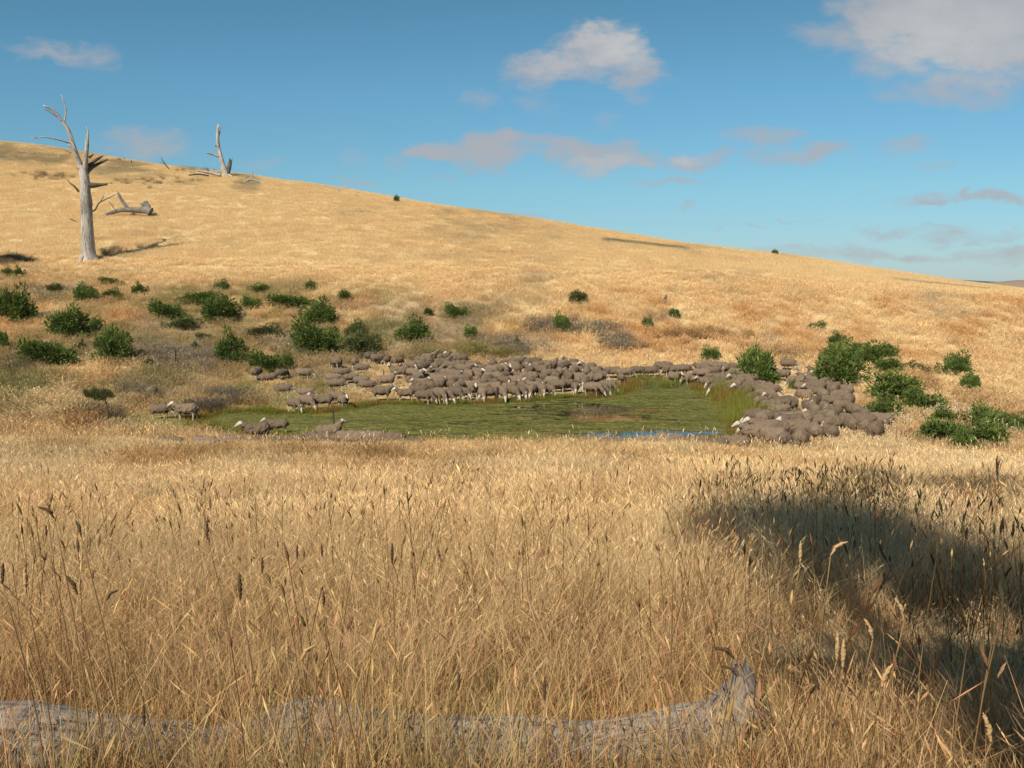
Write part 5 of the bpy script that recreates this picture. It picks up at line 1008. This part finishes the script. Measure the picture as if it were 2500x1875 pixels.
ST = [(90, 1237, 160, 3.4, 58, 1, 'long black seed head bent left at the far left', -.9), (112, 1280, 120, 3.6, 34, 1, 'short dark head just under the long bent one'), (185, 1270, 235, 3.3, 52, 1, 'dark leaning head right of the long bent one', -.3), (8, 1375, 25, 2.9, 60, 1, 'dark head rising at the left border', .1),
      (60, 1385, 50, 2.9, 70, 0, 'tan head near the left border'), (160, 1405, 190, 3.0, 70, 1, 'dark curved head leaning left, left field', -.5), (290, 1440, 330, 2.9, 50, 1, 'dark head bowed right over pale grass, left field', .8), (505, 1270, 530, 4.6, 52, 1, 'slim brown head upright in the left middle field'),
      (585, 1400, 600, 3.0, 72, 1, 'thick dark head left of centre'), (790, 1440, 795, 3.0, 46, 1, 'stubby black head near the centre'), (725, 1330, 740, 4.0, 40, 1, 'small brown head behind the stubby black one'), (957, 1325, 950, 3.6, 56, 1, 'upright black head alone at the centre'),
      (1010, 1590, 985, 2.7, 60, 0, 'tan head curving right below the centre', .6), (1330, 1650, 1345, 2.8, 66, 1, 'brown head over the log, centre right'), (1410, 1340, 1420, 3.6, 46, 0, 'tan arching head right of centre', -.6), (1665, 1340, 1655, 3.4, 52, 0, 'brown arching head left of the shade', .5),
      (1740, 1580, 1790, 2.5, 70, 1, 'long black head bent left above the root', -1.0), (1760, 1625, 1795, 2.5, 60, 1, 'second black head bent left against the root', -.9), (1955, 1320, 1950, 3.6, 60, 0, 'pale tan head at the left edge of the shade'), (2070, 1322, 2020, 3.4, 66, 0, 'ochre head slanting right in front of the shade', .8),
      (2290, 1300, 2300, 3.2, 60, 0, 'ochre head against the upper shade'), (2185, 1460, 2215, 2.9, 78, 0, 'bright cream head leaning left before the deep shade', -.4), (2110, 1510, 2140, 2.9, 72, 0, 'tan head beside the bright cream one', -.4), (2390, 1340, 2410, 3.0, 64, 0, 'rusty head high in the right shade', -.2), (2440, 1420, 2460, 2.8, 80, 0, 'large rusty head near the right border', -.2),
      (2470, 1385, 2455, 2.8, 40, 1, 'black head at the right border', .5), (2045, 1545, 2030, 2.9, 76, 0, 'blunt tan head, left of the tan cluster'), (2060, 1560, 2075, 2.8, 80, 0, 'blunt tan head, right of the tan cluster'), (1985, 1640, 2000, 2.6, 60, 1, 'dark leaning head right of the root', -.3), (2180, 1620, 2160, 2.6, 84, 0, 'cream head leaning right over dark stems', .4),
      (2400, 1740, 2420, 2.4, 100, 0, 'big drooping cream head at the lower right', -.3), (640, 1360, 650, 4.2, 44, 1, 'thin brown head left of centre field'), (700, 1555, 705, 2.7, 60, 0, 'tan head low left of centre'), (770, 1575, 740, 2.6, 66, 0, 'pale bending head over the log, left of centre', .7), (1120, 1640, 1140, 2.6, 50, 1, 'dark little head over the middle of the log'), (350, 1720, 345, 2.6, 60, 1, 'dark head shadowed against the left log')]
for s_ in ST:
    px, py, bx, Y, l, dk, lab = s_[:7]; stalk(px, py, bx, Y, l, dk, lab, s_[7] if len(s_) > 7 else 0, .12)
# many smaller seed heads, too many to count
def head_mesh(seed):
    g = np.random.default_rng(seed); V, Fc, C = [], [], []
    for k in range(5):
        a0 = g.random() * 6.28; r0 = .22 * math.sqrt(g.random()); h = g.uniform(.85, 1.15); lx, ly = g.normal(0, .12), g.normal(0, .12); bx, by = r0 * math.cos(a0), r0 * math.sin(a0); hl = g.uniform(.05, .10); w = hl * .085; val, hue = g.random(), g.random()
        def P_(t): return Vector((bx + lx * t * t * 1.2, by + ly * t * t * 1.2, h * t - .06 * h * t ** 4))
        n = 5; b_ = len(V)
        for i in range(n + 1):
            p = P_(i / n * (1 - hl)); V += [tuple(p + Vector((.0016, 0, 0))), tuple(p - Vector((.0016, 0, 0)))]; C += [(val * .6, hue, 0, 1)] * 2
        for i in range(n): Fc.append((b_ + 2 * i, b_ + 2 * i + 1, b_ + 2 * i + 3, b_ + 2 * i + 2))
        b_ = len(V); rings = 6
        for i in range(rings + 1):
            t = i / rings; p = P_(1 - hl + hl * t * 1.0); r = w * math.sin(math.pi * min(.97, max(.06, t ** .8))) 
            for q in range(5): a1 = q * 1.2566; rr_ = r * g.uniform(.7, 1.3); V.append((p.x + math.cos(a1) * rr_, p.y + math.sin(a1) * rr_, p.z)); C.append((val, hue, 1, 1))
        for i in range(rings):
            for q in range(5): Fc.append((b_ + i * 5 + q, b_ + i * 5 + (q + 1) % 5, b_ + (i + 1) * 5 + (q + 1) % 5, b_ + (i + 1) * 5 + q))
    me = pymesh('seed_head_tuft', V, Fc); at = me.color_attributes.new('bl', 'FLOAT_COLOR', 'POINT'); at.data.foreach_set('color', np.array(C, np.float32).ravel()); return me
c10 = make_tufts('seed_head_tuft', [head_mesh(600 + k) for k in range(6)], M_GRASS)
X, Y = frustum_pts(2.7, 12, 7.0, .8, .6); P_ = CX + F * X / Y; k = (rng.random(len(X)) < np.where(P_ > 1650, 1.0, .42) * (.3 + .9 * sstep(.35, .6, fbm(X * .8, Y * .8, 31))) * np.where(Y < 4, .7, 1)) & ~on_log(X, Y); X, Y, P_ = X[k], Y[k], P_[k]
tn = lerp(np.broadcast_to(np.array([.40, .255, .12]), (len(X), 3)), np.array([.16, .095, .045]), (rng.random(len(X)) < np.where(P_ > 1700, .2, .42)) * .9)  # a share of heads gets the shaded tone, fewer on the right
scatter('seed_head_grass', X, Y, np.stack([np.ones(len(X)), np.ones(len(X)), .70 + .45 * rng.random(len(X))], 1), tn, c10, 6, 'seed-headed grass rising above the near straw', .3)
# dark branching weed clumps and stalks in the shade edge
c11 = make_tufts('twig_tuft', [tuft_mesh('twig_tuft', 90, .5, .5, 1.0, .008, .35, .25, 4, .3, 1.6, 640 + k, .12) for k in range(3)], M_GRASS)
P = [ground_at(2045 + g.normal(0, 55), 1290 + g.normal(0, 10)) for _ in range(9)] + [ground_at(1830 + g.normal(0, 40), 1290) for _ in range(3)] + [ground_at(1790 + g.normal(0, 60), 1250) for _ in range(2)]
X = np.array([p.x for p in P]); Y = np.array([p.y for p in P])
scatter('dark_twiggy_weeds', X, Y, np.stack([np.ones(len(X)), np.ones(len(X)), .75 + .4 * rng.random(len(X))], 1), np.tile(np.array([[.14, .10, .05]]), (len(X), 1)), c11, 3, 'dark twiggy weed clump at the upper edge of the shade')
def dock(px, ytop, ybase, Y, lab):
    T = Timber('dead_mullein', px, ybase, Y, lab, 'dead plant', None, M_STALK); T.limb('stem', [(px, ybase, 2.8), (px + 3, (ytop + ybase) / 2, 3.2), (px - 1, ytop + 20, 2.4), (px, ytop, 1.6)], seg=6, jag=1)
    for k, (dx, dy_) in enumerate([(7, -4), (12, -1), (-6, -3), (14, 2)]): T.limb('branch', [(px, ytop + 26 + k * 5, 1.0), (px + dx * .5, ytop + 8, .8), (px + dx, ytop + 8 + dy_, .6)], seg=5)
dock(2434, 1125, 1278, 15.5, 'tall dead brown stalk rising at the right edge of the field')

# ------------------------------------------------------------------ trees whose shade falls into view
def leaf_mesh(name, blobs, per, size, seed, mat):
    g = np.random.default_rng(seed); V, Fc, C = [], [], []
    for (c, r) in blobs:
        n = int(per * r * r); D = g.normal(0, 1, (n, 3)); D /= np.linalg.norm(D, axis=1)[:, None]; rad_ = r * g.random(n) ** .45; Pn = np.array(c) + D * rad_[:, None] * np.array([1, 1, .75])
        for p in Pn:
            a = Vector(g.normal(0, 1, 3)).normalized(); b = a.orthogonal().normalized() * size * .28; a = a * size * .6; p = Vector(p); b_ = len(V); V += [tuple(p - a), tuple(p + b), tuple(p + a), tuple(p - b)]; Fc.append((b_, b_ + 1, b_ + 2, b_ + 3)); C += [(g.random(), g.random(), 1, 1)] * 4
    me = pymesh(name, V, Fc); at = me.color_attributes.new('bl', 'FLOAT_COLOR', 'POINT'); at.data.foreach_set('color', np.array(C, np.float32).ravel()); me.materials.append(mat); return me
M_GUM = mat_blade('gum_leaf', 1.0, .3, (.07, .085, .04), False, .4)
shade = [(2.4, 10.6, .55), (3.0, 11.8, .8), (3.7, 12.4, .8), (4.2, 11.6, .65), (3.2, 10.4, .75), (3.9, 10.4, .65), (3.0, 9.3, .65), (3.7, 9.2, .65), (4.2, 8.9, .45), (2.3, 8.7, .5), (3.0, 8.2, .6), (3.7, 7.9, .55), (2.4, 7.7, .4), (3.1, 7.3, .45), (3.7, 7.0, .4),
         (4.3, 7.3, .5), (4.7, 6.4, .7), (4.3, 5.6, .7), (7.2, 15.6, .9), (6.4, 17.5, .6),
         (1.6, 5.2, .5), (2.2, 5.3, .6), (2.9, 5.4, .65), (3.6, 5.5, .7), (2.0, 4.5, .45), (2.7, 4.6, .55), (3.4, 4.8, .6), (4.6, 5.0, .9), (-2.2, 1.0, .8), (-.8, .8, .8), (.6, .8, .8), (1.7, 1.0, .5), (1.9, 3.6, .35), (1.9, 9.7, .45), (2.2, 11.6, .5), (0, -.6, 1.2)]
blobs = []; tree_at = Vector((0.8, -6.5, 0)); tree_at.z = tz(tree_at.x, tree_at.y)
for (x, y, r) in shade:
    z = -.95 - .13 * y; h = 9.5 + 1.2 * math.sin(x * 3 + y); k = h / S.z; blobs.append(((x + S.x * k - tree_at.x, y + S.y * k - tree_at.y, z + h - tree_at.z), r))
te = empty('gum_tree', tree_at, 'spreading gum tree beside the viewer, shading the near field', 'tree')
link('crown', leaf_mesh('crown', blobs, 1200, .15, 5, M_GUM), te)
tube('trunk', [((0, 0, -.2), .55), ((.1, .2, 2), .42), ((.3, .6, 5), .34), ((-.6, .8, 7), .25), ((-1.5, 1.4, 9.0), .14)], M_DEAD, te, seg=14)
for i, (c, r) in enumerate(blobs):
    if i % 3 == 0: tube('limb', [((.3 + i * .01, .6, 5 + (i % 4)), .12), ((c[0] * .5 - .4, c[1] * .5 - .6, (5 + c[2]) / 2), .07), ((c[0], c[1], c[2]), .03)], M_DEAD, te, seg=6, seed=i)
# small tree just out of view on the left slope; its shade touches the hillside
q = ground_at(25, 636); h = 5.0; k = h / S.z; qx, qy = q.x + S.x * k, q.y + S.y * k
te = empty('gum_tree', (qx, qy, tz(qx, qy)), 'small gum just beyond the left border, its shade on the slope', 'tree'); zc = q.z + h - te.location.z
link('crown', leaf_mesh('crown', [((-1.5, 0, zc - .3), 1.3), ((.4, .6, zc), 1.3), ((2, 0, zc - .2), 1.2), ((0, -.6, zc + .9), 1.1)], 420, .3, 6, M_GUM), te)
tube('trunk', [((0, 0, -.3), .22), ((.1, 0, max(zc * .5, 1)), .16), ((0, 0, zc), .07)], M_DEAD, te, seg=8)
